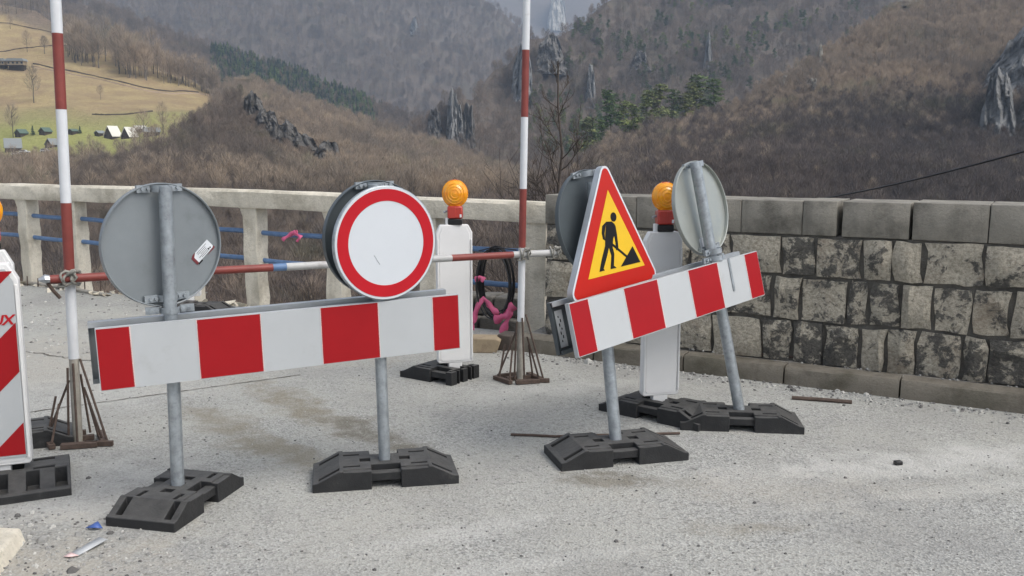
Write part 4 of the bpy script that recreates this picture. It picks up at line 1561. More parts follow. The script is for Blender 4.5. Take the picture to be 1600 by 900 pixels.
for (bx, by, tx, ty), ys_, r_, lab, spread in (
        ((122, 690, 87, 0), (560, 432, 317, 171, 52), 0.0272, 'leaning red and white pole on a rusty rebar stand left of the grey round sign', 1.0),
        ((812, 594, 823, 0), (502, 387, 295, 183, 78), 0.0248, 'red and white pole on a rusty rebar stand in front of the parapet end', 0.9)):
    b0, t0 = pole_line(bx, by, tx, ty)
    dd = (t0 - b0) / np.linalg.norm(t0 - b0)
    Ls = [pole_len(b0, dd, y) for y in ys_]
    bands = [(Ls[0], M['bare_pole'], 'bare_foot'), (Ls[1], M['paint_white'], 'white_band'), (Ls[2], M['paint_red'], 'red_band'), (Ls[3], M['paint_white'], 'white_band'), (Ls[4], M['paint_red'], 'red_band'), (Ls[4] + 0.65, M['paint_white'], 'white_band')]
    bx_, by_ = b0[0], b0[1]
    k = spread * 1.22
    bars = [((bx_ - .17 * k, by_ + .02), (bx_ - .06 * k, by_ - .13 * k), .035), ((bx_ - .03, by_ - .12 * k), (bx_ + .13 * k, by_ - .08 * k), .045), ((bx_ + .15 * k, by_ - .06), (bx_ + .06 * k, by_ + .13), .04), ((bx_ - .15 * k, by_ + .05), (bx_ - .01, by_ + .13), .03), ((bx_ - .1, by_ - .03), (bx_ + .08, by_ + .04), .03), ((bx_ + .08, by_ - .075 * k), (bx_ + .2 * k, by_ - .07 * k), .025)]
    ax = lambda h: b0 + dd * h
    rods = [((bx_ - .15 * k, by_ + .0, .02), ax(.37) + (-.035, 0, 0)), ((bx_ - .14 * k, by_ - .02, .02), (bx_ - .10 * k, by_ + .02, .27)), ((bx_ - .07 * k, by_ - .12 * k, .02), (bx_ - .05 * k, by_ - .07, .25)),
            ((bx_ - .04, by_ - .03, .02), ax(.45) + (-.03, -.02, 0)), ((bx_ + .035, by_ - .08, .02), ax(.48) + (.01, -.035, 0)), ((bx_ + .16 * k, by_ - .05, .02), ax(.50) + (.035, 0, 0)), ((bx_ + .13 * k, by_ - .03, .02), ax(.33) + (.05, .0, 0)),
            ((bx_ + .09 * k, by_ + .03, .02), (bx_ + .06 * k, by_ + .0, .27)), ((bx_ + .02, by_ + .12, .02), ax(.40) + (.02, .03, 0))]
    striped_pole(b0, t0, bands, r_, lab, {'bars': bars, 'rods': rods})
    if bx == 122:
        BL0, BLd = b0, dd
    else:
        BM0, BMd = b0, dd

# cross pipe tied in front of both poles
cA = BL0 + BLd * pole_len(BL0, BLd, 433) + np.array([0.02, -0.055, 0])
cB = BM0 + BMd * pole_len(BM0, BMd, 396) + np.array([0.015, -0.05, 0])
cd = (cB - cA) / np.linalg.norm(cB - cA)
pipe = thing('cross_pipe', tuple(cA), 'horizontal red and white pipe tied across the two striped poles', 'pipe')


def pipe_s(px):
    lo, hi = -2.0, 6.0
    for _ in range(50):
        m_ = (lo + hi) / 2
        p = cA + cd * m_ - EYE
        xx = 800 + F * p[0] / (p[1] * cp_ - p[2] * sp_)
        if xx < px:
            lo = m_
        else:
            hi = m_
    return lo


seg = [(78, 232, 'paint_red', 'red_band'), (232, 338, 'paint_white', 'white_band'), (338, 426, 'paint_red', 'red_band'), (426, 447, 'paint_blue', 'blue_band'), (447, 705, 'pipe_grey', 'grey_band'), (705, 801, 'paint_red', 'red_band'), (801, 872, 'pipe_grey', 'grey_band')]
seg[0:2] = [(78, 392, 'paint_red', 'red_band')]
seg[1] = (392, 426, 'paint_red', 'red_band')
for a, b_, m_, nm in seg:
    MB().tube([cA + cd * pipe_s(a), cA + cd * pipe_s(b_)], 0.0245, 16, cap=True).build(nm, M[m_], pipe, smooth=50)
MB().tube([cA + cd * pipe_s(79), cA + cd * pipe_s(70) + (0, 0, .004), cA + cd * pipe_s(60)], [0.022, 0.026, 0.008], 8).build('flattened_end', M['galv_bright'], pipe)
MB().tube([cA + cd * pipe_s(74) + (0, 0, -.02), cA + cd * pipe_s(83) + (0, 0, -.07), cA + cd * pipe_s(92) + (0, 0, -.11)], 0.010, 8).build('loose_wire', M['rebar'], pipe)


def tie(parent, c, a_, d_, m_, r, label):
    """Wire or rag wound round pipe and pole."""
    mb = MB()
    u = np.cross(a_, (0, 1, 0))
    pts = []
    for k in range(64):
        t_ = k / 63
        ang = t_ * 2 * PI * 4
        rad = 0.040 + 0.006 * math.sin(k * 1.7)
        pts.append(c + a_ * (0.035 * math.sin(t_ * 9)) + np.array([0, math.cos(ang) * (rad + .03) + .03, math.sin(ang) * rad]))
    mb.tube(pts, r, 6)
    pts = [c + np.array([math.sin(k * .9) * .05, -.02 - .012 * math.cos(k * 1.3), math.cos(k * .7) * .045]) for k in range(14)]
    mb.tube(pts, r * 1.3, 6)
    o = mb.build('pipe_tie', m_, None, smooth=60)
    return tag(o, label, 'tie')


tie(None, cA, cd, BLd, M['rope'], 0.007, 'grey rag tie knotted where the cross pipe meets the left pole')
tie(None, cB, cd, BMd, M['rope'], 0.005, 'thin wire tie where the cross pipe meets the middle pole')
tie(None, cA + cd * (pipe_s(866)), cd, BMd, M['rope'], 0.006, 'thin wire tie on the right end of the cross pipe')

# ------------------------------------------------------------------ cable coil, pink tape, plank, block behind the middle beacon
PO = PN
cc = par(7.30, 0.06, 0.46)
coil = thing('cable_coil', tuple(par(7.3, 0.06, 0.0)), 'coil of black cable hung on the blue parapet rails', 'cable')
mb = MB()
for k in range(9):
    rx, rz = 0.175 + random.uniform(-.02, .012), 0.335 + random.uniform(-.03, .02)
    ox, oz, ph = random.uniform(-.02, .02), random.uniform(-.02, .03), random.uniform(0, 6)
    pts = []
    for j in range(41):
        a = 2 * PI * j / 40
        wob = 1 + .03 * math.sin(3 * a + ph)
        pts.append(cc + PD * (ox + rx * wob * math.cos(a)) + np.array([0, 0, oz + rz * wob * math.sin(a)]) + PO * (.012 * k - .04 + .01 * math.sin(2 * a + ph)))
    mb.tube(pts, 0.0075, 6, cap=False)
mb.build('cable_loop', M['cable'], coil, smooth=60)
MB().tube([cc + PD * -.16 + PO * .03 + np.array([0, 0, .30]), cc + PD * .0 + PO * .05 + np.array([0, 0, .345]), cc + PD * .25 + PO * .05 + np.array([0, 0, .33])], 0.006, 6).build('cable_end', M['cable'], coil)


def tape(parent, pts, wid, nm='tape_strip'):
    base_ = np.array(pts, float)
    k_ = np.linspace(0, len(base_) - 1, len(base_) * 3)
    pts = np.stack([np.interp(k_, np.arange(len(base_)), base_[:, c_]) for c_ in range(3)], 1)
    mb = MB()
    vs, fs = [], []
    for i, p in enumerate(pts):
        p = np.asarray(p, float)
        d = np.asarray(pts[min(i + 1, len(pts) - 1)], float) - np.asarray(pts[max(i - 1, 0)], float)
        q = np.cross(d, PO)
        q = q / (np.linalg.norm(q) + 1e-9)
        an = 0.6 * math.sin(i * 0.75 + len(pts))
        q = q * math.cos(an) + PO * math.sin(an)
        tw = wid * (0.62 + 0.16 * math.sin(i * 1.1))
        cr = np.cross(q, d / (np.linalg.norm(d) + 1e-9)) * wid * 0.16
        vs += [p + q * tw, p + cr, p - q * tw * 0.9]
    for i in range(len(pts) - 1):
        fs += [(3 * i, 3 * i + 1, 3 * i + 4, 3 * i + 3), (3 * i + 1, 3 * i + 2, 3 * i + 5, 3 * i + 4)]
    mb.add(vs, fs)
    return mb.build(nm, M['pink'], parent, smooth=50, solid=0.0012)


tp = thing('pink_tape', tuple(par(7.0, 0.1, 0)), 'pink barrier tape tied round the cable coil below the blue rails', 'tape')


def pp(px, py, off=0.12):
    q = on_plane(px, py, par(0, off), PN)
    return q


tape(tp, [pp(738, 505), pp(742, 490), pp(748, 475), pp(756, 466), pp(763, 474), pp(771, 484), pp(780, 491)], .05)
tape(tp, [pp(772, 500), pp(782, 496), pp(791, 491), pp(797, 484), pp(803, 476)], .065)
tape(tp, [pp(797, 486), pp(793, 500), pp(788, 513), pp(782, 530), pp(778, 545)], .055)
tape(tp, [pp(742, 437), pp(750, 433), pp(757, 438)], .04, 'tape_knot')
tape(tp, [pp(738, 505), pp(741, 520), pp(739, 535)], .03)
tp = thing('pink_tape', tuple(pp(455, 368, .06)), 'small pink tape knot on the upper blue rail left of the ring sign', 'tape')
tape(tp, [pp(441, 375, .06), pp(448, 370, .06), pp(456, 365, .06), pp(462, 361, .06)], .035)
tape(tp, [pp(458, 362, .07), pp(466, 368, .07), pp(471, 372, .07)], .04, 'tape_knot')
tape(tp, [pp(463, 360, .05), pp(467, 372, .05), pp(464, 378, .05)], .02)

o = MB()
m3 = rot(R(-4))
o.prism([(-.19, .0), (.165, .0), (.20, .10), (.16, .125), (-.19, .125)], -.09, .10, frame((gnd(752, 552)[0] - .03, gnd(752, 552)[1] + .1, 0.0), m3))
tag(o.build('timber_block', M['wood'], None, bevel=.008), 'short weathered timber block on the ground beside the pink tape', 'timber')
gq = gnd(789, 549)
o = MB()
o.prism([(-.075, 0), (.075, 0), (.08, .13), (-.03, .145), (-.07, .10)], -.08, .1, frame((gq[0], gq[1] + .1, 0), rot(R(-20))))
tag(o.build('dark_block', M['brown_block'], None, bevel=.008), 'dark brown stone block at the kerb end behind the middle pole', 'stone')
MB()
# low rock face seen through the last parapet bay
rb_ = thing('rubble_wall', tuple(par(6.9, -0.5, -1)), 'rough dark rubble wall seen through the last parapet bay', 'wall')
for row in range(4):
    s = 5.9 + random.uniform(0, .1)
    while s < 7.9:
        L_ = random.uniform(.16, .36)
        z0 = -.62 + row * .21
        mb = MB()
        vs = []
        for dz in (0, 1):
            for dx, off in ((0, 0), (1, 0), (1, -.3), (0, -.3)):
                vs.append(par(s + dx * (L_ - .02) + random.uniform(-.012, .012), -.34 + off - .10 * (row) + random.uniform(-.02, .03), z0 + dz * .195 + random.uniform(-.012, .012)))
        mb.add(vs, [(3, 2, 1, 0), (4, 5, 6, 7), (0, 1, 5, 4), (1, 2, 6, 5), (2, 3, 7, 6), (3, 0, 4, 7)])
        mb.build('stone', M['mortar'], rb_, smooth=0, bevel=.02)
        s += L_

# ------------------------------------------------------------------ small litter
def lit(mb, name, m_, label, cat, **kw):
    return tag(mb.build(name, m_, None, **kw), label, cat)


a, b_ = gnd(798, 681), gnd(868, 684)
lit(MB().tube([a + (0, 0, .009), (a + b_) / 2 + (0, .004, .009), b_ + (0, 0, .009), gnd(935, 682) + (0, 0, .009), gnd(1062, 679) + (0, 0, .009)], .008, 8), 'steel_rod', M['rebar'], 'thin dark rod on the road behind the triangle sign foot', 'rod')
a, b_ = gnd(1237, 624), gnd(1331, 631)
lit(MB().tube([a + (0, 0, .012), (a + b_) / 2 + (0, 0, .014), b_ + (0, 0, .012)], .014, 8), 'steel_rod', M['rebar'], 'short dark rod on the gravel in front of the kerb', 'rod')
a, b_ = gnd(1150, 552, .13), gnd(1367, 571, .13)
lit(MB().tube([a + (0, 0, .012), (a + b_) / 2 + (0, -.01, .012), b_ + (0, 0, .012)], .013, 8), 'steel_rod', M['rebar'], 'long dark rod lying at the foot of the stone wall', 'rod')
a, b_ = gnd(117, 868), gnd(162, 847)
d = (b_ - a) / np.linalg.norm(b_ - a)
q = np.array([-d[1], d[0], 0]) * .024
lit(MB().add([a + q + (0, 0, .006), a - q + (0, 0, .004), b_ - q + (0, 0, .016), b_ + q + (0, 0, .018)], [(0, 1, 2, 3)]), 'paper_strip', M['white'], 'white strip of torn sheeting on the ground beside the nearest rubber foot', 'strip', solid=.002)
a2 = gnd(106, 873)
lit(MB().add([a + q + (0, 0, .012), a - q + (0, 0, .006), a2 - q * .6 + (0, 0, .012), a2 + q * 1.1 + (0, 0, .005)], [(0, 1, 2, 3)]), 'paper_scrap', M['edge_pink'], 'crumpled pink scrap at the end of the white strip', 'scrap', solid=.002)
g_ = gnd(152, 826)
lit(MB().add([g_ + (-.05, -.01, .006), g_ + (.0, -.03, .016), g_ + (.03, -.012, .006), g_ + (.0, .012, .03)], [(0, 1, 3), (1, 2, 3)]), 'blue_scrap', M['blue_scrap'], 'blue plastic scrap beside the nearest rubber foot', 'scrap', solid=.002)
g_ = gnd(1403, 726)
lit(MB().box((0, 0, .011), (.042, .03, .022), frame(g_, rot(R(10)))), 'black_chip', M['lamp_black'], 'small black plastic piece alone on the road at right', 'scrap', bevel=.004)
# pale concrete slab end, bottom left corner
g0 = gnd(33, 850)
o = MB()
o.add([(-2.9, 3.93, -.02), (g0[0] + .01, 3.88, -.02), (g0[0] + .16, 3.2, -.02), (-2.9, 3.2, -.02), (-2.9, 3.93, .07), (g0[0] - .01, 3.87, .065), (g0[0] + .10, 3.2, .07), (-2.9, 3.2, .07)], [(3, 2, 1, 0), (4, 5, 6, 7), (0, 1, 5, 4), (1, 2, 6, 5), (2, 3, 7, 6), (3, 0, 4, 7)])
tag(o.build('concrete_slab', M['concrete'], None, bevel=.012), 'pale concrete slab corner at the bottom left of the road', 'slab')


def rock_verts(p, r, sq=0.65):
    vs = []
    for th_ in (-0.6, 0.55):
        for k in range(5):
            a_ = 2 * PI * k / 5 + th_
            rr_ = r * random.uniform(.65, 1.15) * (1.0 if th_ < 0 else .75)
            vs.append(p + np.array([rr_ * math.cos(a_), rr_ * math.sin(a_), 0.0 if th_ < 0 else r * sq * random.uniform(.6, 1.1)]))
    vs.append(p + np.array([0, 0, r * sq * 1.25]))
    fs = [(k, (k + 1) % 5, 5 + (k + 1) % 5, 5 + k) for k in range(5)] + [(5 + k, 5 + (k + 1) % 5, 10) for k in range(5)]
    return vs, fs


# loose gravel: kerb line, around the feet, sprinkled everywhere
mb = MB()
GM = [simple('gravel_light', (0.42, 0.41, 0.38), .9, var=.2), simple('gravel_mid', (0.26, 0.255, 0.24), .9, var=.2), simple('gravel_dark', (0.11, 0.105, 0.10), .9, var=.2)]


def pebble(p, r):
    vs, fs = rock_verts(np.array([p[0], p[1], 0.0 if len(p) < 3 else p[2]]), r)
    mb.add(vs, fs, None, random.choices((0, 1, 2), (.45, .35, .20))[0])


for k in range(750):
    s = random.uniform(-.2, 5.5)
    q = ker(s, abs(random.gauss(0, .12)) + .01, 0)
    pebble(q, random.uniform(.004, .016) * (1.7 if random.random() < .06 else 1))
for k in range(500):
    q = ker(random.uniform(-.1, 5.5), random.uniform(-.52, -.16), .118)
    pebble(q, random.uniform(.004, .014))
for k in range(1500):
    px, py = random.uniform(-80, 1680), random.uniform(560, 930) ** 1.0
    pebble(gnd(px, py), random.uniform(.003, .0085) * (1.8 if random.random() < .05 else 1))
for k in range(420):
    px, py = random.gauss(70, 90), random.uniform(800, 925)
    pebble(gnd(px, py), random.uniform(.003, .011) * (2.0 if random.random() < .08 else 1))
for k in range(400):
    px, py = random.uniform(-60, 330), random.uniform(455, 560)
    pebble(gnd(px, py), random.uniform(.008, .022))
tag(mb.build('loose_gravel', GM, smooth=0), 'loose gravel sprinkled over the road surface', 'gravel', None, 'stuff')
for px, py, r, m_, lab in ((66, 846, .032, 1, 'grey angular stone left of the torn white strip'), (112, 893, .028, 2, 'dark stone at the bottom edge below the pink scrap'), (172, 834, .017, 2, 'small dark stone touching the nearest rubber foot corner'), (192, 842, .02, 1, 'brown stone below the nearest rubber foot'), (1493, 643, .03, 0, 'pale stone on the gravel against the kerb'), (920, 568, .05, 0, 'flat pale stone lying near the kerb behind the triangle sign')):
    m2 = MB()
    vs, fs = rock_verts(gnd(px, py), r)
    m2.add(vs, fs)
    tag(m2.build('loose_stone', GM[m_], smooth=0), lab, 'stone')

# ------------------------------------------------------------------ near bare trees behind the wall
def branchy(base, top, r0, seed, n1, spread, depth=3, up=0.6):
    rn = random.Random(seed)
    mt, mbr = MB(), MB()
    base, top = np.asarray(base, float), np.asarray(top, float)
    H_ = np.linalg.norm(top - base)
    pts = [base + (top - base) * k / 10 + np.array([rn.uniform(-1, 1), rn.uniform(-1, 1), 0]) * 0.014 * H_ * (0 < k < 10) for k in range(11)]
    mt.tube(pts, list(np.linspace(r0, r0 * 0.16, 11)), 8)

    def grow(p, d, L, r, lev):
        k = 4
        q = [p]
        dd = d.copy()
        for i in range(k):
            dd = dd + np.array([rn.uniform(-1, 1), rn.uniform(-1, 1), rn.uniform(-.6, 1) * .6]) * .22 + np.array([0, 0, .05])
            dd /= np.linalg.norm(dd)
            q.append(q[-1] + dd * L / k)
        mbr.tube(q, list(np.linspace(r, r * .35, k + 1)), 5 if lev == 0 else 3, cap=False)
        if lev < depth - 1:
            m_ = rn.randint(6, 9) if lev == 0 else rn.randint(3, 5)
            for j in range(m_):
                t_ = rn.uniform(.2, .97)
                i = min(int(t_ * k), k - 1)
                pp_ = q[i] + (q[i + 1] - q[i]) * (t_ * k - i)
                sd2 = np.array([rn.gauss(0, 1), rn.gauss(0, 1), rn.gauss(.35, .6)])
                nd_ = dd + sd2 * .65
                nd_ /= np.linalg.norm(nd_)
                grow(pp_, nd_, L * rn.uniform(.35, .6), r * .58, lev + 1)
    for j in range(n1):
        t_ = 0.22 + 0.76 * (j + rn.random()) / n1
        i = min(int(t_ * 10), 9)
        p = pts[i] + (pts[i + 1] - pts[i]) * (t_ * 10 - i)
        az = rn.uniform(0, 2 * PI)
        d = np.array([math.cos(az), math.sin(az), up + .3 * rn.random()])
        d /= np.linalg.norm(d)
        grow(p, d, spread * H_ * (1.08 - t_) * rn.uniform(.7, 1.15), r0 * (1.0 - t_ * .75) * .46, 0)
    return mt, mbr


NEAR = [('bare_tree', 872, 330, 96, 17.5, .075, 34, .34, 'tall bare tree with upswept branches rising behind the parapet end', 3),
        ('bare_tree', 842, 330, 168, 18.5, .035, 14, .24, 'thin bare sapling left of the tall bare tree', 2),
        ('bare_tree', 908, 330, 160, 19.0, .035, 14, .28, 'thin bare sapling right of the tall bare tree', 2),
        ('bare_tree', 780, 345, 232, 20.0, .03, 14, .34, 'low bare sapling left of the middle striped pole', 2)]
for nm, px, pyb, pyt, dist, r0, n1, spd, lab, sd2 in NEAR:
    tp_ = at(px, pyt, dist)
    bz = bank_z(tp_[0], tp_[1])
    bs = np.array([tp_[0] - .1, tp_[1], bz - .1])
    t = thing(nm, tuple(bs), lab, 'tree', 'bare trees close behind the wall')
    mt, mbr = branchy(bs, tp_, r0, int(px), n1, spd, sd2 if sd2 > 2 else 3)
    mt.build('trunk', M['bark_near'], t, smooth=60)
    mbr.build('branches', M['bark_near'], t, smooth=0)

# overhead cable at right
ca, cb = at(1210, 322, 22), at(1640, 226, 14)
pts = [ca + (cb - ca) * k / 16 - np.array([0, 0, .10 * math.sin(PI * k / 16)]) for k in range(-6, 20)]
tag(MB().tube(pts, .017, 6).build('overhead_cable', M['cable']), 'thin black cable rising to the right above the stone wall', 'cable')

# ------------------------------------------------------------------ forest: tree meshes
def spray_crown(seed, H_, cw, c0, n, wid, L0, m_):
    rn = np.random.default_rng(seed)
    v, f = [], []
    for k in range(n):
        t_ = rn.random() ** 0.8
        z = H_ * (c0 + (1 - c0) * t_)
        rad = cw * (math.sin(PI * min(1, .12 + .86 * t_)) ** .7) * math.sqrt(rn.random())
        a_ = rn.random() * 2 * PI
        p = np.array([rad * math.cos(a_), rad * math.sin(a_), z])
        d = np.array([math.cos(a_) * (.4 + .5 * rad / cw), math.sin(a_) * (.4 + .5 * rad / cw), rn.uniform(.7, 1.9)]) + rn.normal(0, .22, 3)
        d /= np.linalg.norm(d)
        q = np.cross(d, rn.normal(0, 1, 3))
        q /= np.linalg.norm(q)
        L_ = L0 * rn.uniform(.6, 1.3)
        o = len(v)
        v += [p - q * wid / 2, p + q * wid / 2, p + d * L_]
        f.append((o, o + 1, o + 2))
    return v, f


def mesh_of(name, parts):
    me = bpy.data.meshes.new(name)
    v, f, mi, mats = [], [], [], []
    for vs, fs, m_ in parts:
        o = len(v)
        v += [tuple(p) for p in vs]
        f += [tuple(o + i for i in q) for q in fs]
        if m_ not in mats:
            mats.append(m_)
        mi += [mats.index(m_)] * len(fs)
    me.from_pydata(v, [], f)
    for m_ in mats:
        me.materials.append(m_)
    me.polygons.foreach_set('material_index', mi)
    return me


def trunk_part(seed, H_, r, top=.8, limbs=4, cw=2.5):
    rn = random.Random(seed)
    mb = MB()
    pts = [np.array([rn.uniform(-.15, .15) * (k > 0), rn.uniform(-.15, .15) * (k > 0), H_ * top * k / 4 - (.8 if k == 0 else 0)]) for k in range(5)]
    mb.tube(pts, [r, r * .85, r * .7, r * .5, r * .25], 5, cap=False)
    for k in range(limbs):
        a_ = rn.uniform(0, 2 * PI)
        p = pts[2] + (pts[4] - pts[2]) * rn.uniform(0, .8)
        q = p + np.array([math.cos(a_) * cw * .7, math.sin(a_) * cw * .7, H_ * rn.uniform(.12, .25)])
        mb.tube([p, q], r * .4, 4, cap=False, r2=r * .12)
    return mb.v, mb.f


BARE = []
for k in range(4):
    Hh = (11, 13, 9.5, 12)[k]
    cw = (2.7, 3.0, 2.6, 2.3)[k]
    tv, tf = trunk_part(k, Hh, .19, .85, 5, cw)
    cv, cf = spray_crown(50 + k, Hh, cw, .30, 340, .105, 2.2, None)
    BARE.append((tv, tf, cv, cf))


def src(name, parts):
    o = bpy.data.objects.new(name, mesh_of(name, parts))
    return o


def collect(name, objs):
    col = bpy.data.collections.new(name)
    for o in objs:
        col.objects.link(o)
    return col


def bush_parts(seed, m_):
    cv, cf = spray_crown(seed, 3.6, 2.2, .02, 190, .085, 1.5, m_)
    return [(cv, cf, m_)]


def conifer_parts(seed, H_, cw, m_, pale=None):
    rn = np.random.default_rng(seed)
    v, f = [], []
    for k in range(230):
        t_ = rn.random() ** 1.15
        z = H_ * (.10 + .9 * t_)
        rad = cw * (1 - t_) ** .85 * math.sqrt(rn.uniform(.15, 1)) + .12
        a_ = rn.random() * 2 * PI
        c = np.array([rad * math.cos(a_), rad * math.sin(a_), z])
        e = np.array([math.cos(a_), math.sin(a_), -.35]) * rn.uniform(.5, 1.1) * (.5 + .7 * (1 - t_))
        q = np.array([-math.sin(a_), math.cos(a_), rn.uniform(-.3, .3)]) * rn.uniform(.3, .65) * (.5 + .7 * (1 - t_))
        o = len(v)
        v += [c - q, c + q, c + e, c - e * .3 + np.array([0, 0, .3])]
        f += [(o, o + 1, o + 2), (o, o + 3, o + 1)]
    return v, f


def pine_parts(seed, H_, cw):
    """Flat-topped pine: separate plates of needles on a bare trunk."""
    rn = np.random.default_rng(seed)
    v, f = [], []
    for j in range(17):
        t_ = .30 + .70 * (j + rn.random()) / 17
        rr = cw * (1.15 - .75 * t_) * rn.uniform(.35, 1.0)
        a_ = rn.random() * 2 * PI
        c = np.array([rr * .8 * math.cos(a_), rr * .8 * math.sin(a_), H_ * t_])
        pr = cw * (.62 - .25 * t_) * rn.uniform(.7, 1.25)
        for k in range(64):
            b2 = rn.random() * 2 * PI
            r2 = pr * math.sqrt(rn.random())
            p = c + np.array([r2 * math.cos(b2), r2 * math.sin(b2), rn.normal(0, .16) + .25 * (1 - r2 / pr)])
            d1, d2 = rn.normal(0, 1, 3), rn.normal(0, 1, 3)
            s_ = rn.uniform(.26, .48)
            d1[2] *= .5
            d2[2] *= .5
            o = len(v)
            v += [p - d1 * s_ * .7, p + d1 * s_ * .7, p + d2 * s_]
            f.append((o, o + 1, o + 2))
    return v, f


VARI = [src('bare_tree_mesh', [(a, b_, M['bark']), (c, d, M['twig'])]) for a, b_, c, d in BARE]
DARK = [src('dark_tree_mesh', [(a, b_, M['bark']), (c, d, M['twig_dark'])]) for a, b_, c, d in BARE]
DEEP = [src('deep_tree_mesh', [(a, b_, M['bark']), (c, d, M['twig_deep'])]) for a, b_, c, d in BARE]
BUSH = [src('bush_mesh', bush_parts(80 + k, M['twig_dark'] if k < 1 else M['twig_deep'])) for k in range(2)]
CONI = []
for k in range(2):
    cv, cf = conifer_parts(90 + k, 12, 2.3, None)
    CONI.append(src('conifer_mesh', [(cv, cf, M['needle_blue'] if k else M['needle'])]))
COL_BARE = collect('forest_bare', VARI)
COL_DARK = collect('forest_dark', DARK)
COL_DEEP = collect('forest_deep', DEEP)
COL_BUSH = collect('forest_bush', BUSH)
COL_CONI = collect('forest_conifer', CONI)


def scatter(name, H, dens, count, col, nvar, smin, smax, label, cat, seed, sink=0.0):
    """One mass of far trees over a hillside: points here, copies made by geometry nodes."""
    rn = np.random.default_rng(seed)
    P = H.P
    a = np.linalg.norm(np.cross(P[1:, :-1] - P[:-1, :-1], P[:-1, 1:] - P[:-1, :-1]), axis=-1)
    pxm = (H.px[1:, 1:] + H.px[:-1, :-1]) / 2
    pym = (H.py[1:, 1:] + H.py[:-1, :-1]) / 2
    nz = fbm(((P[1:, 1:] + P[:-1, :-1]) / 2).reshape(-1, 3) / 30.0, 4, seed).reshape(a.shape)
    wgt = a * np.clip(dens(pxm, pym, nz), 0, None)
    vis = (pxm > -330) & (pxm < 1880)
    wgt = wgt * vis
    pr = (wgt / wgt.sum()).ravel()
    ids = rn.choice(len(pr), count, p=pr)
    i, j = np.unravel_index(ids, a.shape)
    u, v = rn.random(count)[:, None], rn.random(count)[:, None]
    pts = (P[i, j] * (1 - u) + P[i + 1, j] * u) * (1 - v) + (P[i, j + 1] * (1 - u) + P[i + 1, j + 1] * u) * v
    pts[:, 2] -= sink
    me = bpy.data.meshes.new(name)
    me.vertices.add(count)
    me.vertices.foreach_set('co', pts.ravel())
    me.attributes.new('rz', 'FLOAT', 'POINT').data.foreach_set('value', rn.random(count) * 6.283)
    me.attributes.new('sc', 'FLOAT', 'POINT').data.foreach_set('value', rn.uniform(smin, smax, count))
    me.attributes.new('pick', 'INT', 'POINT').data.foreach_set('value', rn.integers(0, nvar, count).astype(np.int32))
    o = bpy.data.objects.new(name, me)
    C.objects.link(o)
    ng = bpy.data.node_groups.new(name, 'GeometryNodeTree')
    ng.interface.new_socket('Geometry', in_out='INPUT', socket_type='NodeSocketGeometry')
    ng.interface.new_socket('Geometry', in_out='OUTPUT', socket_type='NodeSocketGeometry')
    gi, go_ = ng.nodes.new('NodeGroupInput'), ng.nodes.new('NodeGroupOutput')
    ip = ng.nodes.new('GeometryNodeInstanceOnPoints')
    ci = ng.nodes.new('GeometryNodeCollectionInfo')
    ci.inputs['Collection'].default_value = col
    ci.inputs['Separate Children'].default_value = True
    ci.inputs['Reset Children'].default_value = True
    ip.inputs['Pick Instance'].default_value = True

    def attr(n_, tp):
        q = ng.nodes.new('GeometryNodeInputNamedAttribute')
        q.data_type = tp
        q.inputs['Name'].default_value = n_
        return q.outputs['Attribute']
    cx = ng.nodes.new('ShaderNodeCombineXYZ')
    ng.links.new(attr('rz', 'FLOAT'), cx.inputs['Z'])
    ng.links.new(gi.outputs[0], ip.inputs['Points'])
    ng.links.new(ci.outputs[0], ip.inputs['Instance'])
    ng.links.new(attr('pick', 'INT'), ip.inputs['Instance Index'])
    ng.links.new(cx.outputs[0], ip.inputs['Rotation'])
    ng.links.new(attr('sc', 'FLOAT'), ip.inputs['Scale'])
    ng.links.new(ip.outputs[0], go_.inputs[0])
    md = o.modifiers.new('trees', 'NODES')
    md.node_group = ng
    return tag(o, label, cat, None, 'stuff')


def below_crest(H, px, py, m=10):
    return smooth01(py, np.interp(px, H.px[0], H.py[0]) - 1, np.interp(px, H.px[0], H.py[0]) + m)


def d_A(px, py, nz):
    forest = smooth01(px, 325, 365)
    upper = (1 - smooth01(py, np.interp(px, [-350, 0, 60, 110, 200, 345], [5, 14, 22, 66, 96, 160]) - 4, np.interp(px, [-350, 0, 60, 110, 200, 345], [5, 14, 22, 66, 96, 160]) + 4)) * (px > 90)
    lower = smooth01(py, np.where(px < 110, 262, np.where(px < 330, 244, 228)), np.where(px < 330, 295, 250))
    return np.clip(forest + .35 * upper + lower * (.8 + .5 * nz), 0, 1.6)


scatter('hillside_forest', HA, lambda px, py, nz: d_A(px, py, nz) * (py < 330), 5200, COL_BARE, 4, .55, .9, 'pale brown leafless forest on the slope right of the meadow', 'forest', 1)
scatter('valley_scrub', HA, lambda px, py, nz: smooth01(py, np.where(px < 110, 258, np.where(px < 330, 246, 232)), np.where(px < 330, 288, 262)) * (.7 + nz), 4200, COL_BUSH, 2, .6, 1.4, 'dark leafless scrub on the lower slope below the meadow', 'scrub', 2)
scatter('spur_forest', HA2, lambda px, py, nz: (1 + .6 * nz) * np.where(px > 375, smooth01(py - np.interp(px, HA2.px[0], HA2.py[0]), 22, 40), 1), 3000, COL_DARK, 4, .3, .5, 'dark grey leafless forest on the rocky spur', 'forest', 3)
scatter('spur_far_forest', HB2, lambda px, py, nz: 1 + .3 * nz, 9000, COL_DARK, 4, .8, 1.2, 'hazy leafless forest on the spur behind the meadow hill', 'forest', 4)
scatter('far_forest', HB, lambda px, py, nz: 1 + .5 * nz, 16000, COL_DARK, 4, 1.0, 1.6, 'hazy bluish forest on the far hillside', 'forest', 5)
scatter('cliff_forest', HD, lambda px, py, nz: 1 + .5 * nz, 7500, COL_DARK, 4, .7, 1.1, 'dark leafless forest on the cliff mountain', 'forest', 6)
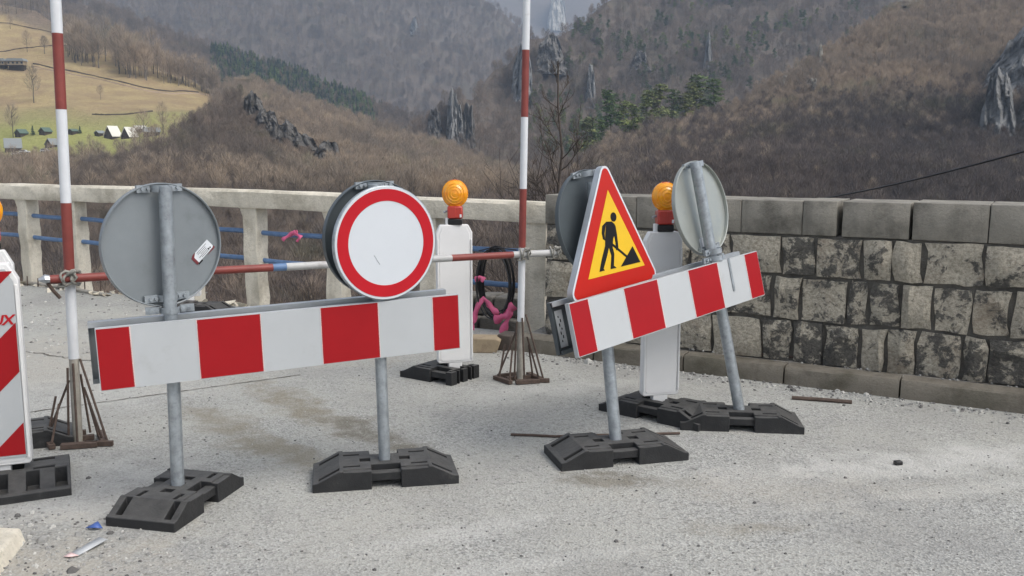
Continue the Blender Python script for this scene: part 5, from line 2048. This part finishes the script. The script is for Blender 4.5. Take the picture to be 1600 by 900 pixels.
PINEM = []
for k in range(3):
    pv_, pf_ = pine_parts(390 + k, 12, 3.0)
    tv, tf = trunk_part(270 + k, 12, .16, .93, 4, 2.2)
    PINEM.append(src('pine_mesh', [(tv, tf, M['bark']), (pv_, pf_, M['needle'] if k < 2 else M['needle_pale'])]))
COL_PINE = collect('forest_pine', PINEM)
scatter('cliff_conifers', HD, lambda px, py, nz: np.clip(nz + .12, 0, 1) * smooth01(px, 770, 880) * (1 - .8 * smooth01(px, 1180, 1300)), 1100, COL_PINE, 3, .7, 1.15, 'scattered green pines on the cliff mountain', 'forest', 7)
scatter('brown_forest', HE, lambda px, py, nz: (py < 330) * (1 + .4 * nz) * (1 - .93 * smooth01(py + (px - 1250) * .12 + 16 * nz, 140, 270)), 6500, COL_BARE, 4, .35, .62, 'brown leafless forest on the near right slope', 'forest', 8)
scatter('shaded_scrub', HE, lambda px, py, nz: smooth01(py, 160, 240) * (1 + .3 * nz), 6500, COL_BUSH, 2, .7, 1.5, 'dark leafless scrub low on the near right slope', 'scrub', 9)
scatter('shaded_forest', HE, lambda px, py, nz: smooth01(py + (px - 1250) * .12 + 16 * nz, 135, 265) * (1 + .3 * nz) * (py < 360) * smooth01(px, 980, 1180), 5200, COL_DEEP, 4, .35, .65, 'dark leafless trees low on the near right slope', 'forest', 10)  # the shade on these trees is in their darker twig colour
scatter('conifer_band', HB2, lambda px, py, nz: smooth01(px, 325, 345) * (1 - smooth01(px, 560, 600)) * (1 - smooth01(py - np.interp(px, HB2.px[0], HB2.py[0]), 12, 75)) * (1.1 + .5 * nz), 1300, COL_CONI, 2, .9, 1.5, 'band of dark blue green conifers on the spur behind the meadow hill', 'forest', 11)

# ------------------------------------------------------------------ trees one can tell apart
bare_src = []
for k, (tv, tf, cv, cf) in enumerate(BARE):
    bare_src.append((mesh_of('trunk', [(tv, tf, M['bark'])]), mesh_of('crown', [(cv, cf, M['twig'])])))


def single_tree(name, p, sc, rz, meshes, label, group):
    t = thing(name, tuple(p), label, 'tree', group)
    t.rotation_euler = (0, 0, rz)
    t.scale = (sc, sc, sc)
    for nm, me in zip(('trunk', 'crown'), meshes):
        o = bpy.data.objects.new(nm, me)
        C.objects.link(o)
        o.parent = t
    return t


# wood edge on the meadow's crest
for k in range(110):
    px = random.uniform(100, 345)
    lo = np.interp(px, [100, 200, 260, 345], [70, 96, 116, 152])
    hi = np.interp(px, [100, 160, 220, 300, 345], [96, 116, 126, 136, 156])
    py = random.uniform(lo, max(hi, lo + 4))
    single_tree('bare_tree', hill_at(HA, px, py), random.uniform(1.25, 2.0) * (1.0 if px < 250 else .75), random.uniform(0, 6), bare_src[k % 4], 'tall bare tree in the row at the wood edge above the meadow', 'bare trees at the wood edge above the meadow')
for px, py, sc, lab in ((55, 160, 1.55, 'lone bare tree standing in the middle of the straw meadow'), (18, 212, 1.25, 'bare tree beside the grey roofed house at the left edge'), (160, 152, .75, 'small bare bushy tree under the dirt track'),
                        (254, 204, 1.15, 'bushy bare tree behind the white roofed cabins'), (40, 82, 1.0, 'bare tree above the timber house on the hill'), (15, 45, .8, 'bare tree at the upper hedge line'),
                        (68, 84, 1.1, 'bare tree right of the timber house by the red pole band'), (228, 240, 1.2, 'pale bare tree in the scrub below the cabins'), (285, 215, .8, 'reddish bare tree at the lower meadow corner'), (10, 22, .9, 'bare tree at the upper left corner of the view')):
    single_tree('bare_tree', hill_at(HA, px, py), sc, random.uniform(0, 6), bare_src[random.randrange(4)], lab, 'bare trees standing in the meadow')

for px, py, sc in ((4, 16, 1.0), (14, 20, .8), (27, 22, 1.1), (37, 17, .9), (46, 23, .8), (52, 20, 1.2), (63, 24, .9), (70, 30, .7), (76, 27, 1.0), (90, 40, 1.0), (96, 44, 1.2), (106, 50, 1.3), (116, 56, 1.4)):
    single_tree('bare_tree', hill_at(HA, px, py), sc, random.uniform(0, 6), bare_src[random.randrange(4)], 'bushy bare tree on the crest at the upper left corner', 'bushy bare trees on the upper left crest')
for px, py, sc in ((212, 236, .9), (222, 246, 1.0), (240, 232, .8), (247, 240, 1.0), (258, 228, .9), (266, 238, .9), (276, 230, 1.0), (288, 226, .8), (296, 236, 1.0), (305, 222, .9), (314, 230, 1.0), (186, 246, .7), (142, 244, .6), (92, 238, .6)):
    single_tree('bare_tree', hill_at(HA, px, py), sc * .9, random.uniform(0, 6), bare_src[random.randrange(4)], 'low bare tree in the scrub around the huts below the meadow', 'low bare trees around the huts')
con_me = []
for k in range(2):
    v_, f_ = conifer_parts(190 + k, 9, 1.9, None)
    tv, tf = trunk_part(70 + k, 9, .14, .8, 0)
    con_me.append((mesh_of('trunk', [(tv, tf, M['bark'])]), mesh_of('crown', [(v_, f_, M['needle_blue'])])))
for px, py, sc, lab in ((329, 188, 1.0, 'dark green fir at the right end of the meadow'), (322, 196, .6, 'small fir beside the fir at the meadow end'), (126, 208, .4, 'tiny dark conifer right of the left pole by the cabins'), (51, 210, .5, 'tiny conifer between the green roofed huts'), (392, 160, .9, 'dark conifer on the tip of the rocky spur')):
    single_tree('fir_tree', hill_at(HA, px, py), sc, 0, con_me[0], lab, 'firs on the meadow hill')

pine_me = []
for k in range(4):
    v_, f_ = pine_parts(290 + k, 11, 3.4)
    tv, tf = trunk_part(170 + k, 11, .16, .93, 5, 2.6)
    pine_me.append((mesh_of('trunk', [(tv, tf, M['bark'])]), mesh_of('crown', [(v_, f_, M['needle_pale'] if k % 2 else M['needle'])])))
PINES = [(1090, 168, 1.15, 'tallest dark pine of the group on the slope'), (1083, 188, 1.0, 'yellow green pine below the tallest pine'), (1118, 186, 1.0, 'spreading pine at the right of the pine group'),
         (1030, 190, 1.15, 'bright crowned pine in the middle of the pine group'), (1012, 196, 1.0, 'dark pine at the left foot of the bright crowned pine'), (955, 208, 1.25, 'dense dark round pine at the left of the pine group'),
         (990, 220, .9, 'thin layered pine below the dark pines'), (1072, 196, .8, 'low dark pine under the yellow green pine'), (918, 238, 1.0, 'pale pine behind the bare tree branches'), (925, 215, .9, 'grey green pine right of the bare tree'),
         (1052, 180, .95, 'pine half hidden between the two big pines'), (975, 196, .9, 'pine left of the bright crowned pine'), (940, 226, .7, 'small pine in the brown slope edge')]
for k, (px, py, sc, lab) in enumerate(PINES):
    pal = pine_me[1] if any(w_ in lab for w_ in ('yellow', 'bright', 'pale', 'thin')) else pine_me[(k % 2) * 2]
    single_tree('pine_tree', hill_at(HE, px, py) + np.array([0, 3, 1.0]), sc * 1.6, random.uniform(0, 6), pal, lab, 'pines on the near right slope')

# ------------------------------------------------------------------ rock outcrops
def outcrop(H, px0, px1, py0, py1, m_, label, seed, bulge=6.0, lean=0.0, nu=26, nv=26):
    bulge *= 1.25
    """A crag standing out of a hillside; outline ragged, face broken into ribs."""
    top_p, bot_p = hill_at(H, (px0 + px1) / 2, py0), hill_at(H, (px0 + px1) / 2, py1)
    cpx = (px0 + px1) / 2
    dd = np.linalg.norm(bot_p - EYE)
    hh = (py1 - py0) / F * dd * .5
    ww = (px1 - px0) / F * dd * .5
    ctr = bot_p + np.array([0, 0, hh * 1.0])            # the face rises from its foot, its back runs into the slope
    run = np.linalg.norm((top_p - bot_p)[:2])
    view = (ctr - EYE) / np.linalg.norm(ctr - EYE)
    right = np.array([view[1], -view[0], 0])
    right /= np.linalg.norm(right)
    upv = np.array([0, 0, 1.0])
    # a broken face: ribs and gullies run down it, the skyline steps from rib to rib
    us, vv = np.linspace(0, 1, nu + 1), np.linspace(0, 1, nv + 1)
    rib = fbm(np.stack([us * 7 + seed * 5.3, us * 0 + seed, us * 0], 1), 4, seed)
    stp = np.round(fbm(np.stack([us * 4 + seed * 2.1, us * 0 + seed + 7, us * 0], 1), 3, seed + 2) * 4) / 4
    prof_ = 1.0 - 0.55 * np.abs(2 * us - 1) ** 2.5 + 0.17 * stp + 0.16 * rib
    P3 = np.zeros((nv + 1, nu + 1, 3))
    for j, v_ in enumerate(vv):
        co = np.stack([us * 9 + seed, us * 0 + v_ * 5.5 + us * 1.5, us * 0 + seed * 3.1], 1)
        fine = fbm(co, 4, seed + 5)
        d_ = bulge * (np.sqrt(np.clip(1 - (2 * us - 1) ** 2, 0, 1)) * (1.0 - 0.45 * v_) + 0.30 * rib + 0.50 * fine)
        x_ = (2 * us - 1) * ww * (1.08 - 0.22 * v_) + lean * (2 * v_ - 1) * ww + 0.20 * ww * fbm(co * 0.6 + 31, 4, seed + 6)
        z_ = (-1.15 + 2.15 * v_ * np.clip(prof_, 0.25, 1.3)) * hh
        P3[j] = ctr + right * x_[:, None] - view * np.array([1, 1, 0]) * d_[:, None] + upv * z_[:, None]
    n_ = (nv + 1) * (nu + 1)
    back = P3 + view * np.array([1, 1, 0]) * max(bulge * 2.2, run * 1.1)
    allv = np.concatenate([P3.reshape(-1, 3), back.reshape(-1, 3)])
    g_ = lambda j, i: j * (nu + 1) + i
    fs = [(g_(j, i), g_(j, i + 1), g_(j + 1, i + 1), g_(j + 1, i)) for j in range(nv) for i in range(nu)]
    fs += [(n_ + a_, n_ + d2, n_ + c2, n_ + b2) for a_, b2, c2, d2 in fs]
    fs += [(g_(nv, i), g_(nv, i + 1), n_ + g_(nv, i + 1), n_ + g_(nv, i)) for i in range(nu)]
    fs += [(g_(0, i + 1), g_(0, i), n_ + g_(0, i), n_ + g_(0, i + 1)) for i in range(nu)]
    for i in (0, nu):
        fs += [(g_(j, i), g_(j + 1, i), n_ + g_(j + 1, i), n_ + g_(j, i)) for j in range(nv)]
    mb = MB()
    mb.add(list(allv), fs)
    o = mb.build('rock_outcrop', m_, None, smooth=0)
    return tag(o, label, 'rock', 'rock outcrops on the hillsides')


outcrop(HD, 696, 724, 150, 232, M['rock'], 'tall grey rock pillar at the left tip of the cliff mountain', 1, 14)
outcrop(HD, 668, 692, 178, 228, M['rock_dark'], 'dark stepped crag left of the grey rock pillar', 2, 12)
outcrop(HD, 722, 742, 165, 230, M['rock_dark'], 'dark rock rib right of the grey rock pillar', 12, 12)
outcrop(HD, 800, 832, 74, 150, M['rock'], 'grey cliff face behind the middle pole', 3, 18)
outcrop(HD, 836, 884, 60, 112, M['rock_dark'], 'dark square headed crag above the bare tree', 4, 16)
outcrop(HD, 914, 932, 104, 160, M['rock'], 'pale narrow rock streak above the pines', 5, 10)
outcrop(HD, 985, 1015, 85, 112, M['rock_dark'], 'slanting dark rock in the cliff forest', 6, 12)
outcrop(HD, 1098, 1110, 62, 108, M['rock'], 'thin pale rock streak high in the cliff forest', 7, 8)
outcrop(HE, 1538, 1640, 50, 145, M['rock'], 'large grey blue crag at the right edge, upper one', 8, 12, .1)
outcrop(HE, 1530, 1580, 112, 216, M['rock'], 'grey crag at the right edge, lower one', 9, 8)
outcrop(HE, 1590, 1660, 130, 215, M['rock_dark'], 'dark crag cut by the right picture edge', 14, 8)
outcrop(HE, 1279, 1287, 76, 106, M['rock_pale'], 'pale rock needle on the crest of the right slope', 10, 3)
outcrop(HE, 1258, 1280, 128, 143, M['rock_pale'], 'pale boulder below the rock needle', 21, 2)
outcrop(HE, 1220, 1240, 120, 134, M['rock_pale'], 'pale boulder on the crest left of the rock needle', 22, 2)
outcrop(HE, 1332, 1345, 40, 56, M['rock_pale'], 'pale boulder on the crest right of the rock needle', 23, 2)
outcrop(HE, 1400, 1440, -4, 8, M['rock_pale'], 'pale rock line at the top edge above the right slope', 24, 3)
for q, (a, b_, c_, d_) in enumerate(((380, 412, 146, 186), (394, 440, 168, 214), (418, 470, 190, 234), (448, 502, 210, 254), (480, 540, 230, 274), (514, 570, 252, 298))):
    outcrop(HA2, a, b_, c_, d_, M['rock_dark'], ('dark crag at the top of the rocky spur', 'second dark crag down the rocky spur', 'dark crag in the middle of the rocky spur', 'dark crag below the middle of the rocky spur', 'last but one dark crag down the rocky spur', 'lowest dark crag of the rocky spur')[q], 30 + q, 5)
outcrop(HC, 856, 884, -10, 42, M['rock_pale'], 'white cliff scar on the distant blue mountain', 40, 24)
outcrop(HB, 640, 656, 26, 48, M['rock'], 'small pale rock on the far hazy hillside', 41, 14)

# ------------------------------------------------------------------ meadow details: cabins, cars, tracks
def cabin(px, py, w_, dpt, h_, wallh, yaw, roof, label, name='cabin', cat='cabin', over=.3):
    """Gabled hut; the gable looks along local -x."""
    p = hill_at(HA, px, py)
    t = thing(name, tuple(p), label, cat, 'huts at the foot of the meadow')
    T = frame(p, rot(yaw))
    hw = w_ / 2
    mb = MB()
    prof = [(-hw, -1.5), (hw, -1.5), (hw, wallh), (0, h_), (-hw, wallh)]
    vs = [(x, y, z) for x in (-dpt / 2, dpt / 2) for y, z in prof]
    mb.add(vs, [(0, 1, 2, 3, 4), (9, 8, 7, 6, 5)] + [(i, (i + 1) % 5, (i + 1) % 5 + 5, i + 5) for i in range(5)], T)
    wl = mb.build('wall', M['dark_wood'], t, smooth=0)
    for sg in (-1, 1):
        mb = MB()
        ex = over
        sl_ = (h_ - wallh) / hw
        a, b_ = (sg * (hw + ex), wallh - sl_ * ex + .05), (0, h_ + .12)
        vs = [(x, y, z + dz) for dz in (0, .18) for x in (-dpt / 2 - .4, dpt / 2 + .4) for y, z in (a, b_)]
        mb.add(vs, [(0, 1, 3, 2), (4, 6, 7, 5), (0, 4, 5, 1), (2, 3, 7, 6), (0, 2, 6, 4), (1, 5, 7, 3)], T)
        mb.build('roof', roof, t, smooth=0)
    MB().box((-dpt / 2 - .03, 0, .4), (.06, w_ * .22, 1.9), T).build('door', M['brown_block'], t, smooth=0)
    MB().box((-dpt / 2 - .03, w_ * .27, .9), (.06, w_ * .15, .7), T).build('window', M['car_glass'], t, smooth=0)
    return t


YC = R(68)
cabin(175, 212, 5.2, 5.6, 5.2, .9, YC, M['roof_white'], 'dark cabin with a steep white roof, left of the two')
cabin(200, 215, 5.0, 5.4, 4.9, .9, YC, M['roof_white'], 'dark cabin with a steep white roof, right of the two')
cabin(156, 209, 2.6, 3.8, 2.0, 1.1, YC, M['roof_grey'], 'small low hut left of the white roofed cabins', 'hut', 'hut')
cabin(115, 209, 2.8, 3.6, 2.0, 1.2, YC, M['roof_green'], 'low dark hut just right of the left pole', 'hut', 'hut')
cabin(72, 209, 3.6, 4.2, 2.9, 1.3, YC, M['roof_green'], 'green roofed hut between the left edge and the pole', 'hut', 'hut')
cabin(32, 210, 3.6, 4.4, 2.9, 1.3, YC, M['roof_green'], 'green roofed hut behind the grey roofed house', 'hut', 'hut')
cabin(17, 230, 6.0, 6.4, 5.4, 1.6, R(30), M['roof_grey'], 'grey roofed house at the left edge below the meadow', 'house', 'house')
cabin(78, 228, 4.0, 5.6, 3.6, 1.2, YC, M['roof_grey'], 'grey green hut roof in the scrub beside the pole', 'hut', 'hut')
cabin(236, 211, 5, 7, 3.6, 1.8, R(20), M['roof_grey'], 'grey house behind the bushy tree right of the cabins', 'house', 'house')
cabin(272, 213, 3.2, 3.6, 3.2, 2.0, YC, M['roof_grey'], 'small shed at the right end of the cabin row', 'shed', 'shed')
cabin(219, 203, 4.5, 5, 2.4, 1.2, R(10), M['roof_white'], 'white roof behind the right cabin', 'hut', 'hut')

p = hill_at(HA, 22, 112)
for dx, L_, lab in ((2.5, 9.5, 'timber house on stilts with a grey roof on the upper meadow'), (-7.5, 7.0, 'timber house cut by the left edge beside the stilt house')):
    q = p + np.array([dx, 0, 0])
    t = thing('house', tuple(q), lab, 'house', 'houses on the upper meadow')
    T = frame(q, rot(R(4)))
    MB().box((0, 0, 3.6), (L_, 5, 2.4), T).build('wall', M['wood'], t, smooth=0)
    MB().box((0, -.6, 2.2), (L_ + .8, 6.6, .3), T).build('terrace', M['dark_wood'], t, smooth=0)
    MB().box((0, .6, .2), (L_ * .9, 4, 3.7), T).build('basement', M['dark_wood'], t, smooth=0)
    MB().prism([(-L_ / 2 - .5, 4.7), (L_ / 2 + .5, 4.7), (L_ / 2 - .3, 6.2), (-L_ / 2 + .3, 6.2)], -3.2, 3.2, T).build('roof', M['roof_grey'], t, smooth=0)
    for k in range(4):
        MB().box((-L_ / 2 + 1 + k * (L_ - 2) / 3, -2.55, 3.7), (1.1, .1, 1.1), T).build('window', M['car_glass'], t, smooth=0)
    for sx in (-1, 1):
        MB().box((sx * L_ * .42, -3.4, .7), (.25, .25, 3), T).build('stilt', M['dark_wood'], t, smooth=0)


def far_car(px, py, yaw, label):
    p = hill_at(HA, px, py)
    t = thing('parked_car', tuple(p), label, 'car', 'cars parked below the grey roofed house')
    T = frame(p, rot(yaw))
    MB().prism([(-2.1, .35), (2.1, .35), (2.15, .75), (1.9, .95), (.9, 1.0), (.3, 1.5), (-1.3, 1.52), (-1.95, 1.0), (-2.15, .8)], -.85, .85, T).build('body', M['car_white'], t, smooth=0, bevel=.08)
    MB().prism([(.75, 1.02), (.28, 1.42), (-1.25, 1.44), (-1.7, 1.02)], -.87, .87, T).build('window', M['car_glass'], t, smooth=0)
    for x in (-1.3, 1.35):
        for y in (-.82, .82):
            MB().tube([(x, y - .1, .33), (x, y + .1, .33)], .33, 12, T).build('wheel', M['lamp_black'], t)


far_car(24, 241, R(10), 'white parked car below the grey roofed house, nearest the left edge')
far_car(36, 237, R(4), 'white parked car behind the other cars below the house')
far_car(71, 242, R(-8), 'white parked car beside the left pole')


def on_hill_strip(name, pts, wid, m_, lift=.35, n=30):
    xs_ = np.linspace(0, len(pts) - 1, n)
    a = np.array(pts, float)
    L_ = [hill_at(HA, np.interp(x, range(len(pts)), a[:, 0]), np.interp(x, range(len(pts)), a[:, 1])) + np.array([0, 0, lift]) for x in xs_]
    mb = MB()
    vs, fs = [], []
    for i, p in enumerate(L_):
        w2 = wid * random.uniform(.6, 1.3)
        vs += [p + (0, -.3, -w2 * .6), p + (0, 0, w2 * .5), p + (0, .6, -w2 * .8)]
    for i in range(n - 1):
        fs += [(3 * i, 3 * i + 3, 3 * i + 4, 3 * i + 1), (3 * i + 1, 3 * i + 4, 3 * i + 5, 3 * i + 2)]
    mb.add(vs, fs)
    return tag(mb.build(name, m_, smooth=0), kind='structure')


M['bank_dark'] = simple('dark_bank_soil', (0.065, 0.048, 0.036), .95)
M['track'] = simple('pale_track_gravel', (0.36, 0.27, 0.19), .95)
on_hill_strip('hedge_bank', [(-40, 32), (20, 38), (60, 44), (100, 50), (145, 56)], .5, M['bank_dark'])
on_hill_strip('hedge_bank', [(-20, 84), (20, 78), (60, 73), (110, 70)], .5, M['bank_dark'])
on_hill_strip('track_bank', [(50, 104), (100, 113), (150, 121), (200, 130), (250, 138), (310, 144)], .7, M['bank_dark'])
on_hill_strip('dirt_track', [(50, 108), (100, 117), (150, 125), (200, 134), (250, 142), (310, 146), (348, 151)], .9, M['track'], .25)
on_hill_strip('ditch_bank', [(148, 180), (170, 182), (200, 181.5), (240, 178)], .7, M['bank_dark'])
on_hill_strip('scree_path', [(180, 255), (215, 268), (240, 280), (270, 288)], 1.2, M['track'])
on_hill_strip('scree_path', [(335, 262), (350, 256), (362, 244)], 1.4, M['track'])

# ------------------------------------------------------------------ haze: air over the whole valley
hz = MB().box((0, 2050, 426), (10600, 7300, 950)).build('haze', bpy.data.materials.new('valley_haze'), smooth=0)
tag(hz, 'pale blue haze filling the valley', 'haze', None, 'stuff')
hm = hz.data.materials[0]
hm.use_nodes = True
t = hm.node_tree
t.nodes.remove(t.nodes['Principled BSDF'])
pv = t.nodes.new('ShaderNodeVolumePrincipled')
pv.inputs['Color'].default_value = (0.62, 0.78, 1.0, 1)
pv.inputs['Density'].default_value = 0.00018
pv.inputs['Anisotropy'].default_value = 0.2
t.links.new(pv.outputs[0], t.nodes['Material Output'].inputs['Volume'])
